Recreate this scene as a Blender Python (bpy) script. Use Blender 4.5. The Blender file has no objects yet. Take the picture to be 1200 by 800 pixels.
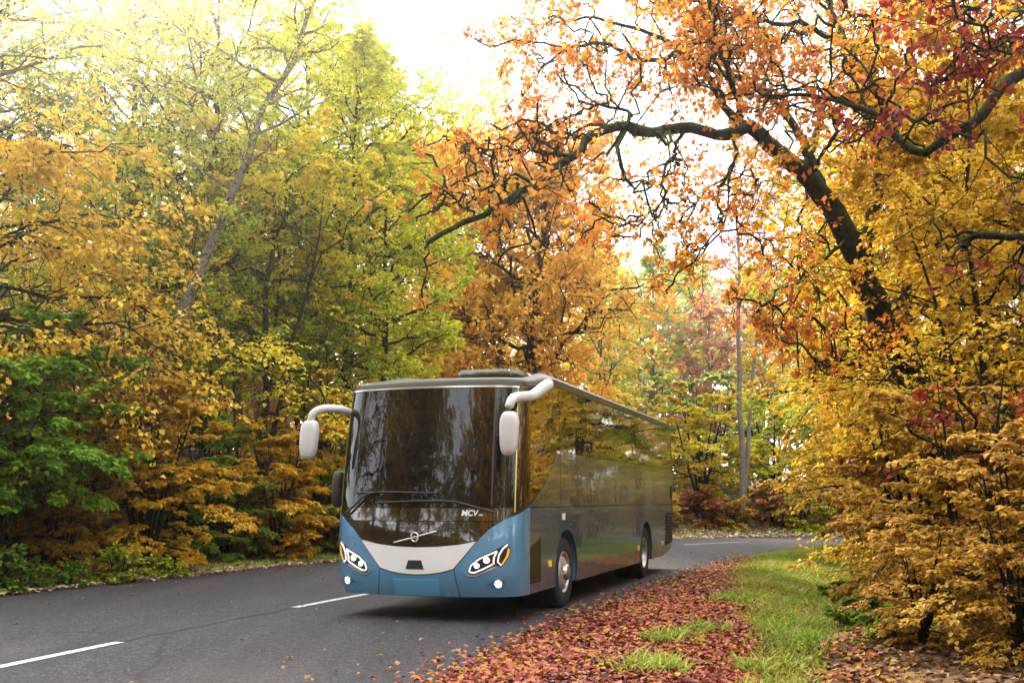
import bpy, bmesh, math, random
import numpy as np
from mathutils import Vector
SC = bpy.context.scene
COL = SC.collection
R = math.radians

# ------------------------------------------------------------------ camera, world, sun, exposure
CH = 1.67
cam_d = bpy.data.cameras.new('camera'); cam = bpy.data.objects.new('camera', cam_d); COL.objects.link(cam)
cam.location = (0, 0, CH); cam.rotation_euler = (R(90), 0, 0)
cam_d.sensor_width = 36; cam_d.lens = 37.5; cam_d.shift_y = 185/1200.0
cam_d.clip_start = 0.1; cam_d.clip_end = 2000
SC.camera = cam
SUN_EL, SUN_AZ = 32.0, -23.5            # azimuth from +Y towards +X
w = bpy.data.worlds.new('World'); SC.world = w; w.use_nodes = True
nt = w.node_tree; nt.nodes.clear()
def wn(t, **k):
    n = nt.nodes.new(t)
    for a, b in k.items(): setattr(n, a, b)
    return n
out = wn('ShaderNodeOutputWorld'); bg = wn('ShaderNodeBackground')
sky = wn('ShaderNodeTexSky', sky_type='NISHITA', sun_disc=False)
sky.sun_elevation = R(SUN_EL); sky.sun_rotation = R(SUN_AZ)
sky.air_density = 1.0; sky.dust_density = 1.2
tc = wn('ShaderNodeTexCoord'); nz = wn('ShaderNodeTexNoise'); nz.inputs['Scale'].default_value = 2.2; nz.inputs['Detail'].default_value = 5
rp = wn('ShaderNodeValToRGB'); rp.color_ramp.elements[0].position = 0.3; rp.color_ramp.elements[1].position = 0.75
rp.color_ramp.elements[0].color = (.74, .74, .74, 1); rp.color_ramp.elements[1].color = (.95, .95, .95, 1)
mx = wn('ShaderNodeMixRGB'); mx.inputs['Color2'].default_value = (11.6, 12.0, 12.5, 1)
L = nt.links.new
L(tc.outputs['Generated'], nz.inputs['Vector']); L(nz.outputs['Fac'], rp.inputs['Fac']); L(rp.outputs['Color'], mx.inputs['Fac'])
L(sky.outputs['Color'], mx.inputs['Color1']); L(mx.outputs['Color'], bg.inputs['Color']); L(bg.outputs['Background'], out.inputs['Surface'])
bg.inputs['Strength'].default_value = 0.12
sun_d = bpy.data.lights.new('sun', 'SUN'); sun = bpy.data.objects.new('sun', sun_d); COL.objects.link(sun)
sun_d.energy = 5.0; sun_d.angle = R(5); sun_d.color = (1.0, 0.86, 0.62)
sd = Vector((math.sin(R(SUN_AZ))*math.cos(R(SUN_EL)), math.cos(R(SUN_AZ))*math.cos(R(SUN_EL)), math.sin(R(SUN_EL))))
sun.rotation_euler = sd.to_track_quat('Z', 'Y').to_euler()
sun.location = (0, 0, 60)
vs = SC.view_settings
vs.view_transform = 'Standard'; vs.look = 'None'; vs.gamma = 1; vs.exposure = 1.62
SC.render.engine = 'CYCLES'
cy = SC.cycles
cy.max_bounces = 8; cy.diffuse_bounces = 1; cy.glossy_bounces = 3; cy.transmission_bounces = 4; cy.volume_bounces = 0; cy.transparent_max_bounces = 4
cy.caustics_reflective = False; cy.caustics_refractive = False
cy.use_denoising = True; cy.sample_clamp_indirect = 4.0

# ------------------------------------------------------------------ helpers
def PX(px, py, Y): return np.array([(px-600)*Y/1250.0, Y, CH+(585-py)*Y/1250.0])
def tag(o, label=None, cat=None, group=None, kind=None):
    if label: o['label'] = label
    if cat: o['category'] = cat
    if group: o['group'] = group
    if kind: o['kind'] = kind
    return o
def empty(name, loc=(0, 0, 0), rz=0, parent=None):
    o = bpy.data.objects.new(name, None); COL.objects.link(o)
    o.location = loc; o.rotation_euler = (0, 0, rz); o.empty_display_size = .3
    if parent: o.parent = parent
    return o
def link(name, me, parent=None, mat=None):
    if mat is not None and len(me.materials) == 0: me.materials.append(mat)
    o = bpy.data.objects.new(name, me); COL.objects.link(o)
    if parent: o.parent = parent
    return o
def np_mesh(name, V, F, smooth=True, tone=None):
    """V (n,3), F (m,k) all faces with the same number of corners"""
    V = np.asarray(V, np.float32); F = np.asarray(F, np.int32); m, k = F.shape
    me = bpy.data.meshes.new(name)
    me.vertices.add(len(V)); me.vertices.foreach_set('co', V.ravel())
    me.loops.add(m*k); me.loops.foreach_set('vertex_index', F.ravel())
    me.polygons.add(m); me.polygons.foreach_set('loop_start', np.arange(0, m*k, k, dtype=np.int32))
    try: me.polygons.foreach_set('loop_total', np.full(m, k, np.int32))
    except Exception: pass
    me.update(calc_edges=True)
    if smooth: me.polygons.foreach_set('use_smooth', np.ones(m, bool))
    if tone is not None:
        a = me.attributes.new('tone', 'FLOAT', 'FACE'); a.data.foreach_set('value', np.asarray(tone, np.float32))
    return me
def bm_mesh(name, bm):
    me = bpy.data.meshes.new(name); bm.to_mesh(me); bm.free(); return me
def nrm(v): return v/np.maximum(np.linalg.norm(v, axis=-1, keepdims=True), 1e-9)
def tubes(P, Rd, k):
    """P (M,N,3), Rd (M,N) -> V, quads"""
    M, N, _ = P.shape
    T = np.empty_like(P); T[:, 1:-1] = P[:, 2:]-P[:, :-2]; T[:, 0] = P[:, 1]-P[:, 0]; T[:, -1] = P[:, -1]-P[:, -2]
    T = nrm(T)
    ref = np.where(np.abs(T[:, :1, 2:3]) > .8, np.array([1., .2, 0]), np.array([.1, .2, 1.]))
    A = nrm(np.cross(T, np.broadcast_to(ref, T.shape))); B = np.cross(T, A)
    th = np.arange(k)*2*np.pi/k
    V = P[:, :, None]+Rd[:, :, None, None]*(A[:, :, None]*np.cos(th)[None, None, :, None]+B[:, :, None]*np.sin(th)[None, None, :, None])
    idx = np.arange(M*N*k).reshape(M, N, k)
    a = idx[:, :-1]; b = idx[:, 1:]
    F = np.stack([a, np.roll(a, -1, 2), np.roll(b, -1, 2), b], -1)
    return V.reshape(-1, 3), F.reshape(-1, 4)
def join(parts):
    Vs, Fs, off = [], [], 0
    for V, F in parts:
        Vs.append(V); Fs.append(F+off); off += len(V)
    return np.concatenate(Vs), np.concatenate(Fs)
def resample(pts, n):
    pts = np.asarray(pts, float)
    # Catmull-Rom smoothing then arc-length resample
    ext = np.vstack([2*pts[0]-pts[1], pts, 2*pts[-1]-pts[-2]])
    o = []
    for i in range(1, len(ext)-2):
        t = np.linspace(0, 1, 12, endpoint=False)[:, None]
        p0, p1, p2, p3 = ext[i-1:i+3]
        o.append(.5*((2*p1)+(-p0+p2)*t+(2*p0-5*p1+4*p2-p3)*t**2+(-p0+3*p1-3*p2+p3)*t**3))
    q = np.vstack(o+[pts[-1:]])
    d = np.r_[0, np.cumsum(np.linalg.norm(np.diff(q, axis=0), axis=1))]
    s = np.linspace(0, d[-1], n)
    return np.stack([np.interp(s, d, q[:, j]) for j in range(q.shape[1])], 1)

# ------------------------------------------------------------------ materials
def new_mat(name):
    m = bpy.data.materials.new(name); m.use_nodes = True
    return m, m.node_tree, m.node_tree.nodes['Principled BSDF']
def N(nt, t, **k):
    n = nt.nodes.new(t)
    for a, b in k.items(): setattr(n, a, b)
    return n
def ramp(nt, stops):
    r = N(nt, 'ShaderNodeValToRGB'); e = r.color_ramp.elements
    e[0].position = stops[0][0]; e[0].color = (*stops[0][1], 1)
    e[1].position = stops[-1][0]; e[1].color = (*stops[-1][1], 1)
    for p, c in stops[1:-1]:
        x = e.new(p); x.color = (*c, 1)
    return r
def leaf_mat(name, cols, trans=.40, rough=.5):
    m, nt, b = new_mat(name)
    at = N(nt, 'ShaderNodeAttribute'); at.attribute_name = 'tone'
    n = len(cols)
    r = ramp(nt, [(i/(n-1), c) for i, c in enumerate(cols)])
    nt.links.new(at.outputs['Fac'], r.inputs['Fac']); nt.links.new(r.outputs['Color'], b.inputs['Base Color'])
    b.inputs['Roughness'].default_value = rough; b.inputs['Specular IOR Level'].default_value = .3
    tr = N(nt, 'ShaderNodeBsdfTranslucent'); g = N(nt, 'ShaderNodeGamma'); g.inputs['Gamma'].default_value = .9
    nt.links.new(r.outputs['Color'], g.inputs['Color']); nt.links.new(g.outputs['Color'], tr.inputs['Color'])
    mixs = N(nt, 'ShaderNodeMixShader'); mixs.inputs['Fac'].default_value = trans
    nt.links.new(b.outputs[0], mixs.inputs[1]); nt.links.new(tr.outputs[0], mixs.inputs[2])
    nt.links.new(mixs.outputs[0], nt.nodes['Material Output'].inputs['Surface'])
    return m
LM = {
 'gold':   leaf_mat('leaf_gold',   [(.54,.37,.04),(.72,.53,.05),(.80,.64,.08),(.62,.61,.10)]),
 'yellow': leaf_mat('leaf_yellow', [(.52,.36,.02),(.76,.56,.02),(.86,.66,.03),(.70,.64,.05)]),
 'maple':  leaf_mat('leaf_maple',  [(.46,.22,.015),(.68,.40,.02),(.80,.51,.03),(.74,.56,.06)]),
 'ochre':  leaf_mat('leaf_ochre',  [(.20,.08,.02),(.46,.22,.025),(.62,.36,.035),(.66,.48,.08)]),
 'orange': leaf_mat('leaf_orange', [(.46,.09,.012),(.66,.19,.015),(.74,.30,.02),(.74,.46,.04)]),
 'beech':  leaf_mat('leaf_beech',  [(.46,.20,.012),(.72,.38,.014),(.82,.48,.02),(.76,.55,.04)]),
 'ygreen': leaf_mat('leaf_ygreen', [(.16,.26,.015),(.34,.42,.02),(.54,.53,.025),(.74,.60,.03)]),
 'lime':   leaf_mat('leaf_lime',   [(.26,.36,.015),(.48,.52,.02),(.66,.62,.025),(.80,.66,.03)]),
 'green':  leaf_mat('leaf_green',  [(.04,.10,.012),(.10,.19,.015),(.20,.28,.02),(.36,.36,.02)]),
 'lush':   leaf_mat('leaf_lush',   [(.05,.15,.012),(.11,.27,.015),(.22,.38,.02),(.42,.46,.03)]),
 'amber':  leaf_mat('leaf_amber',  [(.60,.21,.03),(.78,.35,.035),(.85,.47,.05),(.76,.55,.07)]),
 'red':    leaf_mat('leaf_red',    [(.12,.012,.012),(.22,.02,.015),(.32,.035,.02),(.45,.10,.02)]),
 'redmix': leaf_mat('leaf_red_mixed', [(.12,.02,.015),(.26,.05,.025),(.40,.13,.04),(.50,.28,.05)]),
 'pink':   leaf_mat('leaf_pink',   [(.48,.15,.11),(.58,.24,.16),(.62,.31,.17),(.58,.40,.16)]),
 'pgreen': leaf_mat('leaf_pgreen', [(.24,.36,.10),(.36,.48,.12),(.48,.54,.13),(.6,.54,.12)]),
 'litter': leaf_mat('leaf_litter_red', [(.03,.007,.006),(.16,.018,.014),(.33,.040,.022),(.50,.16,.09),(.55,.19,.035)], trans=.1),
 'brown':  leaf_mat('leaf_litter_brown', [(.06,.025,.015),(.13,.055,.025),(.22,.10,.04),(.36,.19,.07)], trans=.1),
 'pale':   leaf_mat('leaf_litter_pale', [(.34,.20,.11),(.56,.38,.25),(.70,.55,.38),(.60,.48,.16)], trans=.1),
 'grass':  leaf_mat('grass_blade', [(.12,.21,.018),(.27,.40,.03),(.46,.54,.06),(.58,.50,.14)], trans=.3),
 'mixed':  leaf_mat('leaf_far_mixed', [(.42,.12,.05),(.58,.26,.06),(.62,.42,.08),(.52,.46,.10),(.30,.36,.10)]),
}
def bark_mat(name, c0, c1, moss=None, scale=6, birch=False):
    m, nt, b = new_mat(name)
    tc = N(nt, 'ShaderNodeTexCoord'); mp = N(nt, 'ShaderNodeMapping'); mp.inputs['Scale'].default_value = (3, 3, 3 if birch else 1.6)
    nt.links.new(tc.outputs['Object'], mp.inputs['Vector'])
    n1 = N(nt, 'ShaderNodeTexNoise'); n1.inputs['Scale'].default_value = scale; n1.inputs['Detail'].default_value = 7
    nt.links.new(mp.outputs[0], n1.inputs['Vector'])
    r = ramp(nt, [(.38, c0), (.5 if birch else .66, c1)])
    nt.links.new(n1.outputs['Fac'], r.inputs['Fac'])
    colour = r.outputs['Color']
    if moss:
        g = N(nt, 'ShaderNodeNewGeometry'); sx = N(nt, 'ShaderNodeSeparateXYZ'); nt.links.new(g.outputs['Normal'], sx.inputs[0])
        n2 = N(nt, 'ShaderNodeTexNoise'); n2.inputs['Scale'].default_value = 2.3; n2.inputs['Detail'].default_value = 5
        nt.links.new(tc.outputs['Object'], n2.inputs['Vector'])
        ad = N(nt, 'ShaderNodeMath', operation='MULTIPLY_ADD'); ad.inputs[1].default_value = .55
        nt.links.new(sx.outputs['Z'], ad.inputs[0]); nt.links.new(n2.outputs['Fac'], ad.inputs[2])
        r2 = ramp(nt, [(.55, (0, 0, 0)), (.85, (1, 1, 1))]); nt.links.new(ad.outputs[0], r2.inputs['Fac'])
        mxr = N(nt, 'ShaderNodeMixRGB'); mxr.inputs['Color2'].default_value = (*moss, 1)
        nt.links.new(r2.outputs['Color'], mxr.inputs['Fac']); nt.links.new(colour, mxr.inputs['Color1']); colour = mxr.outputs['Color']
    nt.links.new(colour, b.inputs['Base Color']); b.inputs['Roughness'].default_value = .95; b.inputs['Specular IOR Level'].default_value = .12
    bp = N(nt, 'ShaderNodeBump'); bp.inputs['Strength'].default_value = 1; bp.inputs['Distance'].default_value = .06
    nt.links.new(n1.outputs['Fac'], bp.inputs['Height']); nt.links.new(bp.outputs[0], b.inputs['Normal'])
    return m
BM = {
 'dark':  bark_mat('bark_dark', (.012,.009,.007), (.04,.030,.022)),
 'oak':   bark_mat('bark_oak_mossy', (.006,.005,.004), (.030,.022,.016), moss=(.036,.052,.006), scale=5),
 'grey':  bark_mat('bark_grey', (.12,.095,.075), (.27,.22,.18)),
 'birch': bark_mat('bark_birch', (.014,.011,.009), (.15,.12,.095), scale=5, birch=True),
}
def simple(name, col, rough=.5, metal=0, ior=1.5, coat=0, coat_rough=.03, emit=None, estr=0, noise=0, scale=20, spec=.5, warp=0):
    m, nt, b = new_mat(name)
    b.inputs['Base Color'].default_value = (*col, 1); b.inputs['Roughness'].default_value = rough
    b.inputs['Metallic'].default_value = metal; b.inputs['IOR'].default_value = ior; b.inputs['Specular IOR Level'].default_value = spec
    b.inputs['Coat Weight'].default_value = coat; b.inputs['Coat Roughness'].default_value = coat_rough
    if emit: b.inputs['Emission Color'].default_value = (*emit, 1); b.inputs['Emission Strength'].default_value = estr
    if noise:
        tc = N(nt, 'ShaderNodeTexCoord'); n1 = N(nt, 'ShaderNodeTexNoise'); n1.inputs['Scale'].default_value = scale; n1.inputs['Detail'].default_value = 4
        nt.links.new(tc.outputs['Object'], n1.inputs['Vector'])
        r = ramp(nt, [(.3, tuple(c*(1-noise) for c in col)), (.7, tuple(min(1, c*(1+noise)) for c in col))])
        nt.links.new(n1.outputs['Fac'], r.inputs['Fac']); nt.links.new(r.outputs['Color'], b.inputs['Base Color'])
        mr = N(nt, 'ShaderNodeMapRange'); mr.inputs['To Min'].default_value = max(0, rough-.06); mr.inputs['To Max'].default_value = rough+.06
        nt.links.new(n1.outputs['Fac'], mr.inputs['Value']); nt.links.new(mr.outputs[0], b.inputs['Roughness'])
    if warp:       # slight waviness of real sheet glass and painted panels
        tc = N(nt, 'ShaderNodeTexCoord'); mp = N(nt, 'ShaderNodeMapping'); mp.inputs['Scale'].default_value = (1, 1, 1.3)
        n2 = N(nt, 'ShaderNodeTexNoise'); n2.inputs['Scale'].default_value = 2.6; n2.inputs['Detail'].default_value = 2.5
        nt.links.new(tc.outputs['Object'], mp.inputs['Vector']); nt.links.new(mp.outputs[0], n2.inputs['Vector'])
        bp = N(nt, 'ShaderNodeBump'); bp.inputs['Strength'].default_value = 1; bp.inputs['Distance'].default_value = warp
        nt.links.new(n2.outputs['Fac'], bp.inputs['Height']); nt.links.new(bp.outputs[0], b.inputs['Normal'])
        try: nt.links.new(bp.outputs[0], b.inputs['Coat Normal'])
        except Exception: pass
    return m

# ------------------------------------------------------------------ road and terrain
CL = resample([(-13.5,-60),(-12.6,-40),(-10.9,-18),(-9.0,-7),(-7.2,1.5),(-5,10.4),(-3.26,16.2),(-2.2,19.3),(1.0,28.3),(3.6,34.3),(7,39.3),(12,42.7),(18,44.2),(28,45.2),(45,45.8),(70,46)], 900)
CT = nrm(np.gradient(CL, axis=0)); CN = np.stack([-CT[:, 1], CT[:, 0]], 1)     # left normal
CS = np.r_[0, np.cumsum(np.linalg.norm(np.diff(CL, axis=0), axis=1))]
def half_left(y): return np.interp(y, [-20, 10, 18, 28, 38, 44], [5.0, 6.0, 6.1, 5.6, 5.0, 4.9])
HR = 4.4
HL = np.interp(CS, CS, half_left(CL[:, 1]))
def road_coord(x, y):
    """signed distance outside the road edge; side (+1 left, -1 right); index"""
    p = np.stack([np.ravel(x), np.ravel(y)], 1); o = np.empty(len(p)); sd_ = np.empty(len(p)); ix = np.empty(len(p), int)
    for i in range(0, len(p), 4000):
        q = p[i:i+4000, None]-CL[None, ::2]
        d2 = (q**2).sum(-1); j = d2.argmin(1)*2
        rel = p[i:i+4000]-CL[j]; lat = (rel*CN[j]).sum(1); dist = np.sqrt((rel**2).sum(1))
        left = lat > 0
        sd_[i:i+4000] = np.where(left, 1, -1); ix[i:i+4000] = j
        o[i:i+4000] = np.where(left, dist-HL[j], dist-HR)
    return o, sd_, ix
def sstep(a, b, x):
    t = np.clip((x-a)/(b-a), 0, 1); return t*t*(3-2*t)
def wob(x, y, s=1.0):
    return (np.sin(x*1.3*s+y*.7*s)+np.sin(x*.6*s-y*1.7*s+1.3)+np.sin(x*2.9*s+y*2.3*s+.5)*.5+np.sin(x*.23*s+y*.31*s+2.))/3.5
def height(x, y):
    x = np.asarray(x, float); y = np.asarray(y, float)
    d, s_, ix = road_coord(x, y); d = d.reshape(x.shape); s_ = s_.reshape(x.shape)
    far = sstep(33, 46, y)*sstep(-6, 4, x)
    bank = (.03*sstep(0, .5, d)+sstep(.9, 7.5, d)*(3.3*(1-far)+1.0*far)+sstep(8, 60, d)*2.5)
    verge = .05*sstep(0, .6, d)+.10*sstep(.3, 1.6, d)-.22*np.exp(-((d-3.2)/1.0)**2)+sstep(5, 40, d)*1.5
    h = np.where(s_ > 0, bank, verge)
    h = h+.10*wob(x, y)*sstep(.5, 3, d)+.02*wob(x, y, 4)*sstep(.2, 1, d)
    return np.where(d < 0, -.03, h)
def ground_z(x, y): return float(height(np.array([x]), np.array([y]))[0])

def build_ground():
    xs = np.r_[np.linspace(-140, -26, 30)[:-1], np.arange(-26, 26.01, .35), np.linspace(26, 140, 30)[1:]]
    ys = np.r_[np.linspace(-60, -8, 24)[:-1], np.arange(-8, 60.01, .4), np.linspace(60, 160, 30)[1:]]
    X, Y = np.meshgrid(xs, ys); Z = height(X, Y)
    V = np.stack([X, Y, Z], -1).reshape(-1, 3); idx = np.arange(len(V)).reshape(X.shape)
    F = np.stack([idx[:-1, :-1], idx[:-1, 1:], idx[1:, 1:], idx[1:, :-1]], -1).reshape(-1, 4)
    m, nt, b = new_mat('forest_floor')
    tc = N(nt, 'ShaderNodeTexCoord')
    vo = N(nt, 'ShaderNodeTexVoronoi'); vo.inputs['Scale'].default_value = 11
    n1 = N(nt, 'ShaderNodeTexNoise'); n1.inputs['Scale'].default_value = .8; n1.inputs['Detail'].default_value = 6
    for q in (vo, n1): nt.links.new(tc.outputs['Object'], q.inputs['Vector'])
    r = ramp(nt, [(0, (.035,.02,.012)), (.45, (.09,.045,.022)), (.8, (.16,.08,.035)), (1, (.24,.13,.06))])
    sx = N(nt, 'ShaderNodeSeparateColor'); nt.links.new(vo.outputs['Color'], sx.inputs[0])
    nt.links.new(sx.outputs[0], r.inputs['Fac'])
    r2 = ramp(nt, [(.45, (0, 0, 0)), (.62, (1, 1, 1))]); nt.links.new(n1.outputs['Fac'], r2.inputs['Fac'])
    mxr = N(nt, 'ShaderNodeMixRGB'); mxr.inputs['Color2'].default_value = (.05,.055,.015, 1)
    mu = N(nt, 'ShaderNodeMath', operation='MULTIPLY'); mu.inputs[1].default_value = .6
    nt.links.new(r2.outputs['Color'], mu.inputs[0]); nt.links.new(mu.outputs[0], mxr.inputs['Fac'])
    nt.links.new(r.outputs['Color'], mxr.inputs['Color1']); nt.links.new(mxr.outputs['Color'], b.inputs['Base Color'])
    b.inputs['Roughness'].default_value = .95
    bp = N(nt, 'ShaderNodeBump'); bp.inputs['Strength'].default_value = .8; bp.inputs['Distance'].default_value = .04
    nt.links.new(vo.outputs['Distance'], bp.inputs['Height']); nt.links.new(bp.outputs[0], b.inputs['Normal'])
    o = link('ground', np_mesh('ground', V, F), None, m); tag(o, kind='structure')
def sat_(y): return CS[np.abs(CL[:, 1]-y).argmin()]
def build_road():
    n = 20; rng = np.random.default_rng(5)
    offs = np.linspace(-1, 1, n)
    el = HL+.10*np.sin(CS*1.7)+.06*np.sin(CS*4.9+1); er = HR+.10*np.sin(CS*1.3+2)+.07*np.sin(CS*5.3)
    P = []
    for o in offs:
        w_ = np.where(o >= 0, o*el, o*er)
        crown = .05*(1-abs(o)**2)
        P.append(np.stack([CL[:, 0]+CN[:, 0]*w_, CL[:, 1]+CN[:, 1]*w_, np.full(len(CL), crown-.012)], 1))
    V = np.stack(P, 1).reshape(-1, 3); idx = np.arange(len(V)).reshape(len(CL), n)
    F = np.stack([idx[:-1, 1:], idx[:-1, :-1], idx[1:, :-1], idx[1:, 1:]], -1).reshape(-1, 4)
    m, nt, b = new_mat('asphalt')
    tc = N(nt, 'ShaderNodeTexCoord')
    def noise(s, d=5, v=None):
        q = N(nt, 'ShaderNodeTexNoise'); q.inputs['Scale'].default_value = s; q.inputs['Detail'].default_value = d
        nt.links.new(v or tc.outputs['Object'], q.inputs['Vector']); return q
    fine = noise(42, 6); mid = noise(13, 6)
    mp = N(nt, 'ShaderNodeMapping'); mp.inputs['Rotation'].default_value = (0, 0, R(17.5)); mp.inputs['Scale'].default_value = (1.1, .06, 1)
    nt.links.new(tc.outputs['Object'], mp.inputs['Vector']); streak = noise(1.0, 4, mp.outputs[0])
    vo = N(nt, 'ShaderNodeTexVoronoi'); vo.inputs['Scale'].default_value = 70; nt.links.new(tc.outputs['Object'], vo.inputs['Vector'])
    r = ramp(nt, [(.25, (.010,.009,.0098)), (.5, (.028,.0245,.0265)), (.68, (.105,.091,.094))]); nt.links.new(fine.outputs['Fac'], r.inputs['Fac'])
    r2 = ramp(nt, [(.3, (.62,.61,.62)), (.7, (1.25,1.22,1.22))]); nt.links.new(streak.outputs['Fac'], r2.inputs['Fac'])
    r3 = ramp(nt, [(.32, (.60,.60,.60)), (.68, (1.4,1.38,1.38))]); nt.links.new(mid.outputs['Fac'], r3.inputs['Fac'])
    m1 = N(nt, 'ShaderNodeMixRGB', blend_type='MULTIPLY'); m1.inputs['Fac'].default_value = 1
    m2 = N(nt, 'ShaderNodeMixRGB', blend_type='MULTIPLY'); m2.inputs['Fac'].default_value = 1
    nt.links.new(r.outputs['Color'], m1.inputs[1]); nt.links.new(r2.outputs['Color'], m1.inputs[2])
    nt.links.new(m1.outputs[0], m2.inputs[1]); nt.links.new(r3.outputs['Color'], m2.inputs[2])
    # thin wandering cracks
    mp2 = N(nt, 'ShaderNodeMapping'); mp2.inputs['Scale'].default_value = (.25, .25, .25)
    wv = noise(1.2, 6); av = N(nt, 'ShaderNodeMixRGB'); av.inputs['Fac'].default_value = .25
    nt.links.new(tc.outputs['Object'], av.inputs[1]); nt.links.new(wv.outputs['Color'], av.inputs[2]); nt.links.new(av.outputs[0], mp2.inputs['Vector'])
    ck = N(nt, 'ShaderNodeTexVoronoi', feature='DISTANCE_TO_EDGE'); ck.inputs['Scale'].default_value = 1.0; nt.links.new(mp2.outputs[0], ck.inputs['Vector'])
    r4 = ramp(nt, [(.0, (.45,.45,.45)), (.006, (1, 1, 1))]); nt.links.new(ck.outputs['Distance'], r4.inputs['Fac'])
    m3 = N(nt, 'ShaderNodeMixRGB', blend_type='MULTIPLY'); m3.inputs['Fac'].default_value = 1
    nt.links.new(m2.outputs[0], m3.inputs[1]); nt.links.new(r4.outputs['Color'], m3.inputs[2])
    nt.links.new(m3.outputs[0], b.inputs['Base Color'])
    b.inputs['Roughness'].default_value = .72; b.inputs['Specular IOR Level'].default_value = .45
    bp = N(nt, 'ShaderNodeBump'); bp.inputs['Strength'].default_value = .55; bp.inputs['Distance'].default_value = .012
    nt.links.new(vo.outputs['Distance'], bp.inputs['Height']); nt.links.new(bp.outputs[0], b.inputs['Normal'])
    o = link('road', np_mesh('road', V, F), None, m); tag(o, kind='structure')
    # tar seam along the middle, between the dashes
    ss = np.linspace(sat_(6), sat_(33), 240); wv = .02*np.sin(ss*3.1)+.015*np.sin(ss*7.7+1); ww = .012+.012*np.abs(np.sin(ss*2.3)+np.sin(ss*5.1))
    c = np.stack([np.interp(ss, CS, CL[:, 0]), np.interp(ss, CS, CL[:, 1])], 1); nn = np.stack([np.interp(ss, CS, CN[:, 0]), np.interp(ss, CS, CN[:, 1])], 1)
    V = np.vstack([np.c_[c+nn*(wv+ww)[:, None], np.full(240, .0408)], np.c_[c+nn*(wv-ww)[:, None], np.full(240, .0408)]]); i = np.arange(239)
    link('tar_seam', np_mesh('tar_seam', V, np.stack([i, i+240, i+241, i+1], 1)), o, simple('tar', (.012,.011,.011), rough=.6))
    # centre-line dashes, each a piece of the road
    pm, nt, b = new_mat('road_paint')
    tc = N(nt, 'ShaderNodeTexCoord'); q = N(nt, 'ShaderNodeTexNoise'); q.inputs['Scale'].default_value = 22; q.inputs['Detail'].default_value = 6
    nt.links.new(tc.outputs['Object'], q.inputs['Vector'])
    rr = ramp(nt, [(.36, (.07,.065,.06)), (.46, (.60,.59,.56)), (.7, (.8,.79,.77))]); nt.links.new(q.outputs['Fac'], rr.inputs['Fac'])
    nt.links.new(rr.outputs['Color'], b.inputs['Base Color']); b.inputs['Roughness'].default_value = .6
    s_end = CS[np.abs(CL[:, 1]-12.28).argmin()]
    for k in range(-4, 9):
        s1 = s_end+k*8.1; s0 = s1-4.0
        ss = np.linspace(s0, s1, 14)
        c = np.stack([np.interp(ss, CS, CL[:, 0]), np.interp(ss, CS, CL[:, 1])], 1); nn = np.stack([np.interp(ss, CS, CN[:, 0]), np.interp(ss, CS, CN[:, 1])], 1)
        if c[:, 1].min() < -45: continue
        a = np.c_[c+nn*.07, np.full(14, .0432)]; bb = np.c_[c-nn*.07, np.full(14, .0432)]
        V = np.vstack([a, bb]); i = np.arange(13)
        F = np.stack([i, i+14, i+15, i+1], 1)
        d_ = link('lane_dash', np_mesh('lane_dash', V, F), o, pm)
    return o
build_ground(); road = build_road()

# ------------------------------------------------------------------ plants
def children(P, Rd, n, smin, smax, ang, lr, Np, planar, upb, curve, gnarl, rng, rscale=.6, lens=None, taper=.35):
    M, Q, _ = P.shape
    s = smin+(smax-smin)*((np.arange(n)[None]+rng.random((M, n)))/n)
    f = s*(Q-1); i0 = np.minimum(f.astype(int), Q-2); f = (f-i0)[..., None]; mi = np.arange(M)[:, None]
    a, b = P[mi, i0], P[mi, i0+1]
    st = a*(1-f)+b*f; tan = nrm(b-a)
    r0 = (Rd[mi, i0]*(1-f[..., 0])+Rd[mi, i0+1]*f[..., 0])*rscale
    plen = np.linalg.norm(np.diff(P, axis=1), axis=2).sum(1)[:, None] if lens is None else lens
    up = np.array([0, 0, 1.])
    side = nrm(np.cross(tan, up)+1e-4); oth = np.cross(side, tan)
    sg = np.where((np.arange(n)[None]+rng.integers(0, 2, (M, 1))) % 2 == 0, 0, np.pi)
    roll = sg+rng.normal(0, 1, (M, n))*(1-planar)*1.8
    perp = side*np.cos(roll)[..., None]+oth*np.sin(roll)[..., None]
    an = ang*(.65+.7*rng.random((M, n)))
    d = tan*np.cos(an)[..., None]+perp*np.sin(an)[..., None]; d[..., 2] += upb; d = nrm(d)
    Lg = plen*lr*(1-.5*s)*(.65+.7*rng.random((M, n)))
    t = np.linspace(0, 1, Np)
    pts = st[:, :, None]+d[:, :, None]*(Lg[..., None, None]*t[:, None])
    pts[..., 2] += curve*Lg[..., None]*t**2
    g = rng.normal(0, 1, (M, n, Np, 3))*gnarl; g[:, :, 0] = 0
    pts = pts+np.cumsum(g, 2)*Lg[..., None, None]/Np
    rr = r0[..., None]*(1-(1-taper)*t)
    return pts.reshape(-1, Np, 3), rr.reshape(-1, Np)
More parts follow.
